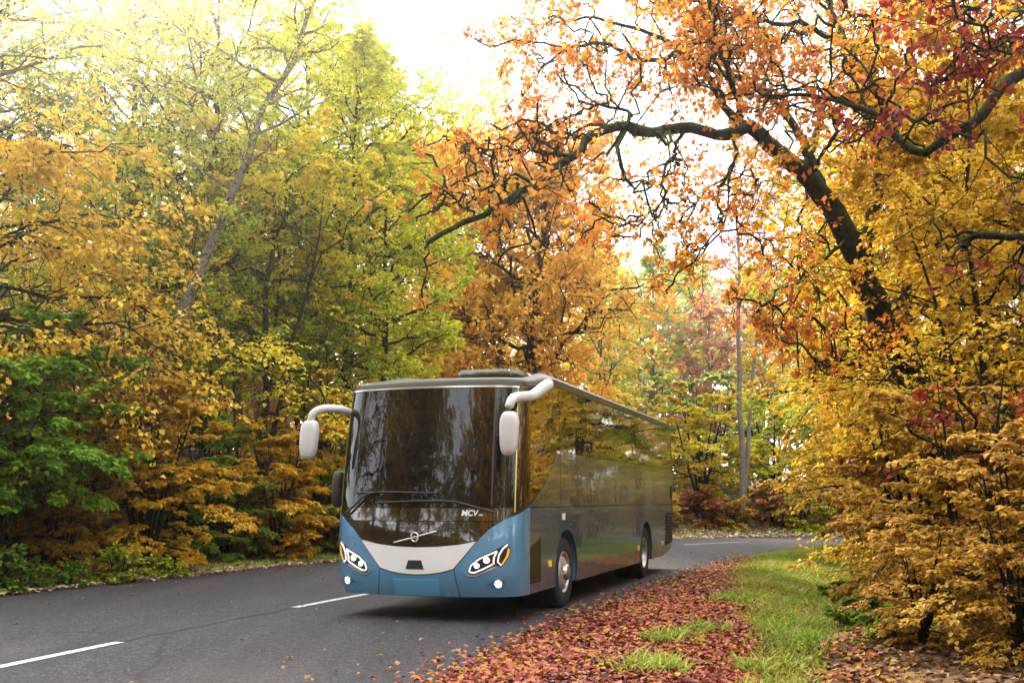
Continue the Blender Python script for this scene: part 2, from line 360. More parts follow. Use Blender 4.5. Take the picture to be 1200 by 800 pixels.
def limbs(P0, R0, p, rng):
    """first order limbs from the stems (M stems)"""
    M, Q, _ = P0.shape; n = p['n1']
    out_p, out_r = [], []
    for m in range(M):
        s = p['t0']+(p.get('t1', .98)-p['t0'])*((np.arange(n)+rng.random(n))/n)
        u = (s-p['t0'])/(1-p['t0'])
        f = s*(Q-1); i0 = np.minimum(f.astype(int), Q-2); f = (f-i0)[:, None]
        st = P0[m, i0]*(1-f)+P0[m, i0+1]*f
        az = p.get('az', 0)+(rng.random(n)*2-1)*p.get('azw', math.pi) if 'az' in p else rng.random()*6+np.arange(n)*2.4+rng.normal(0, .3, n)
        el = p['e0']+(p['e1']-p['e0'])*u+rng.normal(0, .14, n)
        shape = (np.sin(np.pi*np.clip(u*.86+.12, 0, 1))**.7 if p.get('shape', 'round') == 'round' else 1.05-.6*u)
        Lg = p['spread']*shape*(.7+.55*rng.random(n))
        d = np.stack([np.cos(az)*np.cos(el), np.sin(az)*np.cos(el), np.sin(el)], 1)
        Np = 9; t = np.linspace(0, 1, Np)
        pts = st[:, None]+d[:, None]*(Lg[:, None, None]*t[None, :, None])
        pts[..., 2] += p.get('curve', -.15)*Lg[:, None]*t[None]**2
        g = rng.normal(0, 1, (n, Np, 3))*p.get('gnarl', .18); g[:, 0] = 0
        pts += np.cumsum(g, 1)*Lg[:, None, None]/Np
        r0 = np.minimum((R0[m, i0]*.62), .012+.016*Lg)
        out_p.append(pts); out_r.append(r0[:, None]*(1-.72*t)[None])
    return np.concatenate(out_p), np.concatenate(out_r)
def leaves(T, nl, size, flat, droop, rng, smin=.05, smax=1.08, offs=.5, ph=None, bias=0., spread=.75):
    """kite shaped leaves along the twigs T -> V, F, tone"""
    M, Q, _ = T.shape
    s = smin+(smax-smin)*rng.random((M, nl))
    f = np.minimum(s, 1)*(Q-1); i0 = np.minimum(f.astype(int), Q-2); f = (f-i0)[..., None]; mi = np.arange(M)[:, None]
    a, b = T[mi, i0], T[mi, i0+1]; tan = nrm(b-a); p = a+(b-a)*(f+np.maximum(s-1, 0)[..., None]*Q)
    nv = rng.normal(0, 1, (M, nl, 3)); nv = nrm(nv)*(1-flat); nv[..., 2] += flat; nv = nrm(nv)
    side = nrm(np.cross(tan, nv)+1e-5)
    sg = np.where(rng.random((M, nl, 1)) < .5, 1., -1.)
    an = (.45+.8*rng.random((M, nl, 1)))
    ax = tan*np.cos(an)+side*sg*np.sin(an)+rng.normal(0, .25, (M, nl, 3)); ax[..., 2] -= droop; ax = nrm(ax)
    wv = nrm(np.cross(nv, ax)); nv = np.cross(ax, wv)
    sz = size*(.5+.95*rng.random((M, nl, 1)))
    p = p+side*sg*sz*offs*rng.random((M, nl, 1))
    fold = (.08+.20*rng.random((M, nl, 1)))
    wd = .36+.14*rng.random((M, nl, 1))
    v0 = p; v2 = p+ax*sz-nv*sz*.12*rng.random((M, nl, 1))
    v1 = p+ax*sz*.42+wv*sz*wd+nv*sz*fold; v3 = p+ax*sz*.42-wv*sz*wd+nv*sz*fold
    V = np.stack([v0, v1, v2, v3], 2).reshape(-1, 3)
    n = M*nl; base = np.arange(n)[:, None]*4
    F = np.stack([base+np.array([0, 1, 2]), base+np.array([0, 2, 3])], 1).reshape(-1, 3)
    ph = rng.random(4)*6 if ph is None else ph
    cl = (np.sin(p[..., 0]*1.1+ph[0])+np.sin(p[..., 1]*1.3+ph[1])+np.sin(p[..., 2]*1.2+ph[2])+np.sin((p[..., 0]+p[..., 2])*2.7+ph[3]))/4
    tone = np.clip(.5+bias+.30*cl+rng.normal(0, .10, (M, 1))+rng.normal(0, spread*.3, (M, nl)), 0, 1)
    return V, F, np.repeat(tone.reshape(-1), 2)
DEF = dict(t0=.25, n1=24, n2=9, n3=6, nl=12, spread=4, e0=.15, e1=1.0, leaf=.10, flat=.55, planar=.6, droop=.25, ang2=.8, ang3=.8,
           curve=-.12, gnarl=.2, lr2=.55, lr3=.5, k0=9, twigs=True, up=.0)
def grow(P0, R0, p, rng, extra=None):
    q = dict(DEF); q.update(p); p = q
    L1, r1 = limbs(P0, R0, p, rng)
    if extra is not None: L1 = np.concatenate([L1, extra[0]]); r1 = np.concatenate([r1, extra[1]])
    L2, r2 = children(L1, r1, p['n2'], .22, 1.0, p['ang2'], p['lr2'], 6, p['planar'], p['up'], p['curve']*.7, p['gnarl'], rng)
    L3, r3 = children(L2, r2, p['n3'], .2, 1.0, p['ang3'], p['lr3'], 4, p['planar'], p['up'], p['curve']*.5, p['gnarl'], rng)
    parts = [tubes(P0, R0, p['k0']), tubes(L1, np.maximum(r1, .008), 6), tubes(L2, np.maximum(r2, .005), 4)]
    if p['twigs']: parts.append(tubes(L3, np.maximum(r3, .003), 3))
    T = np.concatenate([L3, L2[:, [0, 2, 4, 5]]]) if p.get('on2', True) else L3
    lv = leaves(T, p['nl'], p['leaf'], p['flat'], p['droop'], rng, bias=p.get('bias', 0), smin=p.get('lsmin', .05))
    return join(parts), lv
def stem(H, r, lean=(0, 0), n=14, wig=.02, rng=None, flare=1.5, z0=-.4, top=.12):
    t = np.linspace(0, 1, n)
    x = lean[0]*t**1.2+np.cumsum(rng.normal(0, wig, n))*H/n*2; y = lean[1]*t**1.2+np.cumsum(rng.normal(0, wig, n))*H/n*2
    x -= x[0]; y -= y[0]
    rr = r*((1-t)**.9*(1-top)+top); rr[0] *= flare
    return np.stack([x, y, z0+(H-z0)*t], 1), rr
TRI = [0]
def plant(name, label, cat, group, x, y, stems, p, leafk, barkk, seed, extra=None, parts=('trunk', 'crown')):
    rng = np.random.default_rng(seed)
    P0, R0 = [], []
    for st in stems:
        a, b = stem(rng=rng, **st)
        P0.append(a); R0.append(b)
    P0 = np.array(P0); R0 = np.array(R0)
    (V, F), (LV, LF, tone) = grow(P0, R0, p, rng, extra)
    root = empty(name, (x, y, ground_z(x, y)))
    tag(root, label, cat, group)
    link(parts[0], np_mesh(name+'_wood', V, F), root, BM[barkk])
    link(parts[1], np_mesh(name+'_leaves', LV, LF, smooth=False, tone=tone), root, LM[leafk])
    TRI[0] += len(F)*2+len(LF)
    return root
def dup(root, x, y, rz=0, sc=1, label=None, leafk=None, group=None, sz=None):
    r = root.copy(); COL.objects.link(r); r.location = (x, y, ground_z(x, y)); r.rotation_euler = (0, 0, rz); r.scale = (sc, sc, sz or sc)
    if label: r['label'] = label
    if group: r['group'] = group
    for ch in list(root.children):
        c = ch.copy(); COL.objects.link(c); c.parent = r
        if leafk and ch.name.split('.')[0] in ('crown', 'foliage'):
            c.material_slots[0].link = 'OBJECT'; c.material_slots[0].material = LM[leafk]
    return r
def multi(n, H, r, spread, rng, leans=None):
    o = []
    for i in range(n):
        a = i*2*math.pi/n+rng.random()*.8
        o.append(dict(H=H*(.75+.35*rng.random()), r=r*(.7+.5*rng.random()), lean=(math.cos(a)*spread*(.5+.6*rng.random()), math.sin(a)*spread*(.5+.6*rng.random())), wig=.03))
    return o
# ------------------------------------------------------------------ plants of the left forest edge
G_L = 'trees along the left forest edge'; G_R = 'trees along the right verge'; G_C = 'trees beyond the bend'
G_SL = 'shrubs on the left bank'; G_SR = 'shrubs on the right verge'; G_SC = 'shrubs beyond the bend'
TREE = dict(n1=30, n2=9, n3=6, nl=11, spread=4.2, leaf=.105, planar=.65, flat=.6)
rg = np.random.default_rng(77)
gold_tree = plant('gold_tree', 'tall golden leaved tree filling the top left corner under the low sun', 'tree', G_L, -13.8, 24.5,
      [dict(H=13, r=.2, lean=(1.0, 0))], dict(TREE, spread=4.6, n1=26, e0=.2, e1=1.0, nl=8, t0=.35), 'gold', 'dark', 11)
dup(gold_tree, -11.8, 33.5, 2.1, 1.12, 'pale golden tree in the sun glare beside the leaning birch', 'gold', G_L)
plant('ochre_tree', 'ochre leaved tree whose drooping sprays hang in from the left edge', 'tree', G_L, -11.4, 21,
      [dict(H=7.6, r=.14, lean=(1.0, 0))], dict(TREE, n1=22, spread=4.4, az=0.0, azw=1.5, e0=.25, e1=.7, curve=-.38, t0=.45, leaf=.10), 'maple', 'dark', 12)
green_tree = plant('green_tree', 'yellow green tree standing behind the leaning birch on the left', 'tree', G_L, -9.4, 33,
      [dict(H=15, r=.2, lean=(.5, -1))], dict(TREE, spread=4.6, n1=42, n2=10, nl=13, t0=.2), 'lime', 'dark', 13)
dup(green_tree, -13.5, 37, 1.4, 1.0, 'green tree deep in the wood behind the ochre sprays', 'green')
dup(green_tree, -7.0, 39.5, 3.4, 1.05, 'bright yellow green tree behind the layered yellow maple', 'lime')
dup(green_tree, -13.8, 29, 4.4, .78, 'dark green tree in the shade above the orange beech', 'green')
plant('leaning_birch', 'tall birch with pale flaking trunk leaning right over the green trees', 'tree', G_L, -9.0, 26.6,
      [dict(H=15.5, r=.19, lean=(5.0, .6), wig=.06, flare=1.3)], dict(TREE, n1=22, t0=.5, spread=2.6, e0=.4, e1=1.2, nl=6, n2=7, leaf=.09), 'ygreen', 'birch', 14)
plant('yellow_maple', 'dark stemmed maple with flat layered sprays of bright yellow leaves', 'tree', G_L, -7.3, 31,
      [dict(H=11.5, r=.15, lean=(.3, 0), wig=.045), dict(H=10, r=.10, lean=(2.2, -.6), wig=.05)], dict(TREE, n1=12, n2=9, n3=8, lr2=.45, lr3=.4, spread=4.2, planar=.9, flat=.82, e0=-.05, e1=.9, curve=-.3, t0=.3, gnarl=.45), 'yellow', 'dark', 15)
yg = plant('yellow_green_tree', 'lime yellow tree rising directly behind the coach roof', 'tree', G_L, -4.7, 37,
      [dict(H=12.5, r=.17, lean=(.4, -.5))], dict(TREE, n1=40, n2=10, nl=13, spread=3.5, t0=.12, e0=.2, e1=1.1), 'lime', 'dark', 16)
dup(yg, -6.6, 43, 2.0, 1.35, 'tallest lime yellow tree behind the one above the coach', 'ygreen')
plant('lime_tree', 'slim tree with sparse lime leaves reaching to the top edge by the sky gap', 'tree', G_L, -5.6, 35,
      [dict(H=16, r=.15, lean=(1.0, 0))], dict(TREE, n1=34, spread=2.9, t0=.3, e0=.5, e1=1.2, nl=9), 'lime', 'dark', 17)
# thin stems standing in the shade of the wood
sap = plant('sapling', 'thin dark sapling in the shaded wood behind the orange beech', 'sapling', 'thin saplings in the left wood', -9.4, 29.3,
      [dict(H=8.5, r=.06, lean=(.6, 0), wig=.03)], dict(TREE, n1=12, n2=5, n3=4, nl=7, spread=1.9, t0=.4, e0=.5, e1=1.1), 'green', 'dark', 18)
SL = ['thin dark sapling just right of the orange beech top', 'thin dark sapling left of the dark maple stem', 'taller thin sapling behind the rusty ochre shrub', 'short thin sapling under the yellow maple sprays',
      'pale thin sapling in the gap left of the maple stem', 'small thin sapling right of the dark maple stem', 'thin sapling midway between the maple stem and the mirror', 'tall thin sapling behind the yellow maple',
      'thin sapling above the dark green bush', 'thin sapling in the shade below the ochre sprays', 'short thin sapling nearest the coach mirror', 'leafy sapling behind the lush shrub', 'tall thin sapling hidden behind the yellow maple stem', 'tallest thin sapling behind the coach mirror']
for i, (x, y, s_, rz) in enumerate([(-8.7,30.2,1.0,1), (-8.1,31.6,.9,2.2), (-10.3,30.8,1.1,3), (-7.7,29.4,.8,4.1), (-9.0,32.5,1.15,5), (-6.6,32.7,.9,.5), (-6.1,34.0,1.1,1.7), (-7.0,35.3,1.2,2.9),
        (-8.9,27.4,.85,3.7), (-10.6,27.6,1.0,5.5), (-5.6,33.0,.8,4.6), (-11.8,26.5,.9,.9), (-7.9,33.8,1.2,6.0), (-6.4,36.6,1.25,2.5)]):
    dup(sap, x, y, rz, s_, SL[i], ['green','ygreen'][i % 2])
def shrub(name, label, x, y, H, sp, leafk, seed, grp, n=6, dense=1.0, cat='shrub', **kw):
    r_ = np.random.default_rng(seed)
    p = dict(TREE, n1=max(4, int(6*dense)), n2=7, n3=8, nl=13, lr2=.40, lr3=.36, spread=sp*.95, t0=.15, e0=-.1, e1=.75, planar=.9, flat=.78, curve=-.22, gnarl=.26, leaf=.09, k0=6); p.update(kw)
    return plant(name, label, cat, grp, x, y, multi(n, H, .035+.008*H, sp*.55, r_), p, leafk, 'dark', seed, parts=('stems', 'foliage'))
shrub('green_shrub', 'lush green leaved shrub at the left edge above the leaf bank', -10.1, 20.6, 5.0, 2.5, 'lush', 21, G_SL, n=10, t0=.42, dense=1.5, nl=16, leaf=.10)
bee = shrub('orange_beech', 'large orange beech shrub with layered sprays on the bank left of the coach', -8.5, 24.6, 4.5, 2.3, 'beech', 22, G_SL, n=9, dense=1.1)
shrub('orange_shrub', 'smaller orange shrub by the road close to the coach mirror', -6.3, 28.6, 3.6, 1.5, 'beech', 23, G_SL, n=7)
dup(bee, -10.2, 25.5, 2.2, 1.12, 'rusty ochre shrub higher up behind the large orange beech', 'ochre')
mg = shrub('green_bush', 'green bush growing between the two orange shrubs', -7.4, 27.3, 2.2, 1.1, 'green', 24, G_SL, n=7)
dup(mg, -8.4, 28.6, 1.0, 1.5, 'dark green bush behind the large orange beech', 'green')
dup(mg, -5.0, 31.6, 2.0, 1.2, 'yellow green bush at the road edge half behind the coach', 'ygreen')
dup(mg, -13.0, 25.0, 3.0, 1.3, 'dim green bush behind the lush shrub at the left edge', 'green')
dup(bee, -4.4, 33.6, 4.0, .8, 'amber shrub seen just over the coach mirror', 'beech')
dup(bee, -5.9, 33.2, 1.0, 1.05, 'ochre shrub in the wood behind the coach mirror', 'maple')
for x, y, rz, s_, t in [(-10.9,22.0,.3,.5,'low russet shrub on the bare leaf bank at the left'), (-9.3,22.1,1.9,.42,'small russet shrub on the bank below the lush shrub'), (-11.9,22.8,3.1,.6,'dim russet shrub high on the leaf bank'), (-10.0,23.2,4.4,.6,'ochre shrub on the bank beside the large orange beech')]:
    dup(bee, x, y, rz, s_, t, 'ochre')
wd = shrub('roadside_weed', 'low bright green weed clump at the left end of the road edge', -9.0, 19.35, .62, .6, 'green', 25, 'weeds along the left road edge', n=6, cat='weed', n2=4, n3=3, nl=4, t0=.25, leaf=.08, planar=.4)
dup(wd, -7.95, 21.6, 2, .95, 'yellow green weed clump in front of the orange beech', 'ygreen')
dup(wd, -9.4, 19.0, 4, 1.1, 'second green weed clump at the very left edge', 'green')
dup(wd, -7.35, 22.9, 1, .6, 'tiny weed clump by the verge under the orange beech', 'ygreen')
dup(wd, -8.5, 20.4, 5, .6, 'tiny weed clump on the bare leaf bank', 'lush')
# ------------------------------------------------------------------ beyond the bend
OAK = dict(TREE, planar=.25, flat=.3, droop=.1, gnarl=.55, ang2=.95, ang3=.95, lsmin=.35)
co = plant('orange_oak', 'broad orange oak with crooked boughs behind the coach roof', 'tree', G_C, 0.6, 53,
      [dict(H=15.5, r=.42, lean=(.5, 0), wig=.05)], dict(OAK, n1=44, n2=10, n3=7, nl=14, spread=5.5, t0=.2, e0=.1, e1=1.1, leaf=.19), 'amber', 'oak', 31)
dup(co, -4.6, 56, 2.2, 1.05, 'salmon orange oak left of the broad orange oak', 'maple')
cy_ = plant('pale_yellow_tree', 'pale yellow tree in the haze right of the orange oak', 'tree', G_C, 5.2, 63,
      [dict(H=15, r=.2)], dict(TREE, spread=4.2, n1=28, n2=8, n3=5, leaf=.17, t0=.2, e0=.4, e1=1.2), 'gold', 'grey', 32)
dup(cy_, 9.6, 73, 1.2, 1.08, 'hazy pale green tree above the rear of the coach', 'pgreen')
dup(cy_, 14.2, 88, 2.2, 1.2, 'faint hazy green tree farthest down the gap', 'pgreen')
dup(cy_, 18.4, 78, 3.6, 1.06, 'hazy rose red tree left of the twin trunk', 'pink')
dup(cy_, 22.5, 73, 4.6, 1.0, 'hazy rose red tree right of the twin trunk', 'pink')
dup(cy_, 13.0, 70, 5.3, .85, 'hazy rust pink tree low in the gap', 'pink')
for i, (x, y, rz, s_, k, t) in enumerate([(7.2,82,.4,1.15,'gold','faint hazy yellow tree just over the coach roof end'), (11.8,84,1.9,1.1,'pgreen','faint hazy green tree low in the middle of the gap'), (16.4,95,2.8,1.25,'pink','faint rose tree at the back of the gap'),
        (20.0,92,3.9,1.2,'gold','faint yellow tree at the back beside the twin trunk'), (9.0,97,5.0,1.3,'pgreen','faintest green tree at the back of the gap'), (25.5,84,.8,1.15,'pgreen','hazy green tree behind the right verge'), (6.0,70,2.4,.8,'lime','hazy lime tree low behind the coach roof'), (15.6,66,3.3,.75,'gold','hazy yellow tree low behind the twin trunk')]):
    dup(cy_, x, y, rz, s_, t, k)
dup(cy_, 2.0, 75, .3, 1.1, 'hazy yellow tree far behind the orange oak', 'gold')
plant('twin_trunk_tree', 'tall pale tree with twin bare trunks beyond the bend', 'tree', G_C, 11.3, 52.0,
      [dict(H=19, r=.17, lean=(-.6, 0)), dict(H=16, r=.13, lean=(1.2, .4))], dict(TREE, n1=15, n2=7, n3=5, nl=5, spread=3.4, t0=.5, e0=.7, e1=1.2, leaf=.15), 'pink', 'grey', 33)
yb = shrub('yellow_bush', 'large yellow bush beyond the bend just right of the coach', 9.6, 54.5, 6.0, 2.9, 'yellow', 34, G_SC, n=8, leaf=.15, n2=7, n3=5, nl=9)
dup(yb, 14.0, 57.0, 1.3, 1.0, 'yellow green bush behind the twin trunks', 'lime')
dup(yb, 17.0, 55.5, 2.7, .95, 'yellow bush right of the twin trunks', 'yellow')
dup(yb, 11.4, 62, 3.9, 1.25, 'taller pale green bush behind the yellow bush', 'pgreen')
dup(yb, 5.9, 58, 5.0, 1.0, 'gold bush hidden mostly by the coach rear', 'gold')
dup(yb, 20.5, 60, 4.4, 1.1, 'golden bush half hidden by the right verge shrubs', 'maple')
rb = shrub('red_bush', 'dark red bush at the foot of the twin trunks', 12.6, 52.2, 1.7, 1.5, 'redmix', 35, G_SC, n=8, leaf=.12, n2=6, n3=4, nl=7)
dup(rb, 9.0, 51.0, 1, .95, 'dark red bush between the coach and the twin trunks', 'redmix')
dup(rb, 10.5, 51.0, 1.8, .75, 'low ochre bush between the two dark red bushes', 'ochre')
dup(rb, 13.9, 51.4, 2, .95, 'dull yellow green bush right of the twin trunks', 'ygreen')
dup(rb, 16.2, 51.6, 3, .8, 'russet bush farther right beyond the bend', 'ochre')
dup(rb, 6.8, 49.9, 4, .9, 'russet bush beside the coach rear corner', 'ochre')
# ------------------------------------------------------------------ right verge
MAP = dict(TREE, n1=32, n2=10, n3=6, nl=13, spread=3.8, planar=.9, flat=.75, e0=0.0, e1=.75, curve=-.22, t0=.1, leaf=.11)
rm = plant('golden_maple', 'golden maple with thin dark stem at the right beside the old oak', 'tree', G_R, 9.3, 20.5,
      [dict(H=11.5, r=.12, lean=(-.3, 0), wig=.04), dict(H=9.5, r=.08, lean=(-1.6, -.6), wig=.05)], dict(MAP, n1=19, gnarl=.35, planar=.75, nl=11, e1=.95), 'maple', 'dark', 41)
dup(rm, 10.4, 25.5, 1.9, .95, 'golden maple in front of the straight dark trunk', 'maple')
dup(rm, 11.8, 24.5, 3.3, 1.1, 'yellow maple at the far right behind the golden maples', 'yellow')
dup(rm, 9.0, 17.6, 4.2, .86, 'golden maple nearest the right edge of the picture', 'maple')
dup(rm, 7.5, 16.9, 5.6, .72, 'small golden maple hiding the foot of the old oak', 'maple')
dup(rm, 13.2, 29, 5.2, 1.15, 'yellow maple deep behind the old oak', 'yellow')
ry = plant('olive_yellow_tree', 'olive yellow tree leaning over the far verge left of the old oak', 'tree', G_R, 11.3, 33,
      [dict(H=12.5, r=.17, lean=(-.8, 0))], dict(TREE, n1=34, spread=3.8, t0=.32, e0=.1, e1=.9, curve=-.25, planar=.8), 'ygreen', 'dark', 42)
dup(ry, 13.0, 37, 2, 1.05, 'olive yellow tree behind the straight dark trunk', 'gold')
dup(ry, 15.0, 44, 4, 1.0, 'olive tree at the inside of the bend', 'ygreen')
rs_ = shrub('ochre_shrub', 'ochre shrub with big leaves low at the right beside the grass', 6.4, 16.8, 3.1, 1.5, 'ochre', 43, G_SR, n=8, leaf=.085, dense=.9, nl=8, n3=5, spread=1.5)
dup(rs_, 5.7, 13.2, 1.2, .9, 'ochre shrub spreading low over the leaf litter at the bottom right', 'ochre')
dup(rs_, 8.1, 19.8, 2.4, 1.1, 'amber shrub behind the low ochre shrub', 'maple')
dup(rs_, 8.7, 22.6, 3.5, .95, 'russet shrub at the edge of the grass strip', 'ochre')
dup(rs_, 10.2, 26.0, 4.4, 1.0, 'amber shrub farther along the grass strip', 'maple')
dup(rs_, 11.6, 30.5, 5.5, 1.0, 'russet shrub where the grass meets the bend', 'ochre')
dup(rs_, 13.4, 35.5, .6, 1.0, 'ochre shrub at the corner of the bend', 'beech')
dup(rs_, 5.15, 10.9, 2.9, .72, 'ochre shrub closest to the camera at the lower right corner', 'ochre')
dup(rs_, 7.2, 14.4, 5.0, 1.05, 'tall ochre shrub on the right edge', 'maple')
dup(rs_, 4.85, 10.1, .9, .5, 'small ochre shrub in the very bottom right corner', 'ochre')
dup(rs_, 4.35, 11.3, 4.1, .4, 'knee high ochre shrub at the edge of the litter patch', 'ochre')
gb = shrub('low_green_plant', 'low dark green plant under the ochre shrub', 4.6, 14.0, .36, .4, 'green', 44, 'low plants under the right shrubs', n=6, cat='plant', n2=5, n3=3, nl=6, t0=.15, leaf=.08)
dup(gb, 5.7, 18.6, 1, .8, 'low dark green plant by the grass strip', 'green')
dup(gb, 4.3, 12.0, 2, .9, 'low green plant at the litter edge', 'green')
plant('straight_oak', 'straight dark trunked tree rising behind the old leaning oak', 'tree', G_R, 8.9, 24.4,
      [dict(H=18, r=.24, lean=(.15, 0), wig=.02)], dict(OAK, n1=20, spread=3.6, t0=.45, e0=.2, e1=1.0, nl=8, leaf=.11), 'maple', 'dark', 45)
# trees that only the coach's glass reflects, beside and behind the camera
G_B = 'trees along the road behind the camera'
KN = {'maple': 'golden tree', 'yellow': 'yellow tree', 'ochre': 'ochre shrub', 'gold': 'pale gold tree', 'ygreen': 'yellow green tree', 'orange': 'orange oak', 'amber': 'amber oak'}
NW = 'nought one two three four five six seven eight nine ten eleven twelve thirteen fourteen fifteen sixteen seventeen eighteen nineteen twenty'.split()
def nw(v):
    v = abs(round(v)); return NW[v] if v <= 20 else {2: 'twenty', 3: 'thirty', 4: 'forty'}[v//10]+('-'+NW[v % 10] if v % 10 else '')
def where(x, y, k): return f"{KN[k]} {nw(y)} metres {'behind' if y < 0 else 'ahead of'} the camera and {nw(x)} to its {'left' if x < 0 else 'right'}"
for i, (src, x, y, rz, s_, k) in enumerate([(rm,10.8,6.0,1,1.1,'maple'), (rm,8.6,.5,2,1.2,'yellow'), (rs_,9.0,8.0,3,1.3,'ochre'), (green_tree,10.5,3,4,.9,'gold'), (ry,7.2,-5,1,1.1,'maple'), (green_tree,9,-13,3,1.,'ygreen'),
        (green_tree,-16.5,2,2,1.2,'ygreen'), (rm,-16,8,2,1.4,'maple'), (co,-3.2,-12,1.3,1.1,'amber'), (green_tree,-19,12.5,3,1.0,'ygreen'), (rm,-17.5,-4,4,1.5,'maple'), (ry,-19,-10,.5,1.5,'gold'), (co,-21,-2,.7,1.1,'orange'), (green_tree,-16.5,-24,1.7,1.1,'ygreen'), (rm,-15.5,-14,1.5,1.3,'maple'), (green_tree,-5,-21,2.2,1.2,'ygreen'), (co,1.0,-19,2,1.05,'orange'), (ry,5.5,-9,2,1.2,'ygreen'), (green_tree,-7,-10,2,.95,'gold'), (green_tree,-3,-34,3,1.1,'ygreen'), (cy_,-7,-33,1,1.,'gold'), (rs_,1.5,-11,2,1.2,'ochre'), (rm,-18,-30,2,1.2,'yellow'), (green_tree,-12,-46,.4,1.1,'gold')]):
    d_ = dup(src, x, y, rz, s_, where(x, y, k), k, G_B)
# far wood that closes every gap
def far_wood():
    r_ = np.random.default_rng(91); LVs, LFs, tn, off = [], [], [], 0; tr = []
    spots = []
    for k in range(190):
        a = R(-47+94*(k+r_.random())/190); d = 66+40*r_.random()
        spots.append((d*math.sin(a), d*math.cos(a)))
    for k in range(90): spots.append((-9-26*r_.random(), 40+26*r_.random()))
    for k in range(40): spots.append((16+18*r_.random(), 26+34*r_.random()))
    for x, y in spots:
        z0 = ground_z(x, y); H = 9+6*r_.random()
        st, rr = stem(H, .16, (r_.normal()*.6, 0), n=5, rng=r_); st = st+np.array([x, y, z0])
        tr.append(tubes(st[None], rr[None], 5))
        n = 42; u = r_.random(n); th = r_.random(n)*6.28; rad = 3.2*np.sqrt(r_.random(n))*(.45+.8*np.sin(np.pi*np.clip(u*.85+.15, 0, 1)))
        c = np.stack([x+rad*np.cos(th), y+rad*np.sin(th), z0+.6+u*H], 1)
        T = np.stack([c, c+r_.normal(0, .55, (n, 3))*np.array([1, 1, .35])], 1)
        V, F, t = leaves(T, 9, .34, .5, .2, r_, bias=r_.normal()*.28)
        LVs.append(V); LFs.append(F+off); tn.append(t); off += len(V)
    root = empty('far_wood', (0, 0, 0)); root['kind'] = 'stuff'
    V, F = join(tr)
    a = link('trunks', np_mesh('far_trunks', V, F), root, BM['grey']); b = link('foliage', np_mesh('far_leaves', np.concatenate(LVs), np.concatenate(LFs), False, np.concatenate(tn)), root, LM['mixed'])
    a['kind'] = 'stuff'; b['kind'] = 'stuff'; TRI[0] += len(F)*2+len(LFs)*2*n*9
far_wood()
# ------------------------------------------------------------------ the old leaning oak and the red oak whose bough crosses the picture
def tree_from_boughs(name, label, x, y, trunk_pts, trunk_r, boughs, leafk, seed, p, group):
    rng = np.random.default_rng(seed)
    base = np.array([x, y, ground_z(x, y)])
    root = empty(name, base); tag(root, label, 'tree', group)
    q = resample(np.c_[np.array(trunk_pts)-base, np.array(trunk_r)], 40)
    q[:, :3] += rng.normal(0, .02, (40, 3))*np.array([1, 1, 0])
    link('trunk', np_mesh(name+'_trunk', *tubes(q[None, :, :3], q[None, :, 3], 14)), root, BM['oak'])
    L1, r1, lw = [], [], []
    for pts, ra, rb, *wt in boughs:
        b_ = np.array(pts)-base
        c = resample(b_, 30); g_ = np.cumsum(rng.normal(0, .032, (30, 3)), 0); g_ -= np.linspace(0, 1, 30)[:, None]*g_[-1]; c = c+g_
        ra *= .68; rr = ra+(rb-ra)*np.linspace(0, 1, 30)**.8; rr = rr*(1+.07*np.sin(np.arange(30)*1.9+rng.random()*6)+rng.normal(0, .06, 30))
        link('bough', np_mesh(name+'_bough', *tubes(c[None], rr[None], 9)), root, BM['oak'])
        L1.append(c); r1.append(rr); lw.append(wt[0] if wt else 1.0)
    L1 = np.array(L1); r1 = np.array(r1)
    ln = np.linalg.norm(np.diff(L1, axis=1), axis=2).sum(1)[:, None]
    L2, r2 = children(L1, r1, p['n2'], p.get('s2', .15), 1.0, .95, .44, 9, .35, p.get('up', .12), -.10, .75, rng, rscale=.48, lens=np.clip(ln, 2.2, 4.8))
    L3, r3 = children(L2, r2, p['n3'], .15, 1.0, .9, .5, 6, .35, .05, -.12, .6, rng, rscale=.55)
    L4, r4 = children(L3, r3, p['n4'], .25, 1.0, .85, .55, 4, .35, .0, -.15, .5, rng, rscale=.6)
    # boughs that carry little foliage carry fewer fine shoots too
    k4 = rng.random(len(L4)) < np.repeat(np.clip(np.array(lw)*1.6, .12, 1), len(L4)//len(lw)); k3 = rng.random(len(L3)) < np.repeat(np.clip(np.array(lw)*2.0, .25, 1), len(L3)//len(lw))
    V, F = join([tubes(L2, np.maximum(r2, .018), 6), tubes(L3[k3], np.maximum(r3[k3], .008), 4), tubes(L4[k4], np.maximum(r4[k4], .004), 3)])
    tw = link('twigs', np_mesh(name+'_twigs', V, F), root, BM['oak']); tw['kind'] = 'stuff'
    T = np.concatenate([L4, L3[:, [0, 2, 4, 5]]])
    w4 = np.repeat(np.array(lw), len(L4)//len(lw)); w3 = np.repeat(np.repeat(np.array(lw), len(L3)//len(lw)), 1)
    keep = rng.random(len(T)) < p.get('keep', .85)*np.r_[w4, w3]
    V, F2, tone = leaves(T[keep], p['nl'], p['leaf'], .25, .15, rng, smin=.35, smax=1.1, offs=.8)
    link('crown', np_mesh(name+'_leaves', V, F2, False, tone), root, LM[leafk])
    TRI[0] += len(F)*2+len(F2)
    return root
Y0 = 19.0
base_z = ground_z(8.0, Y0)
trunk = [(8.0, Y0, base_z-.3), (7.7, Y0, base_z+1.2), PX(1080, 480, Y0), PX(1030, 365, Y0), PX(995, 282, Y0), PX(968, 235, Y0), PX(930, 192, Y0-.1), PX(876, 147, Y0-.3)]
tr_r = [.36, .28, .25, .23, .205, .18, .15, .12]
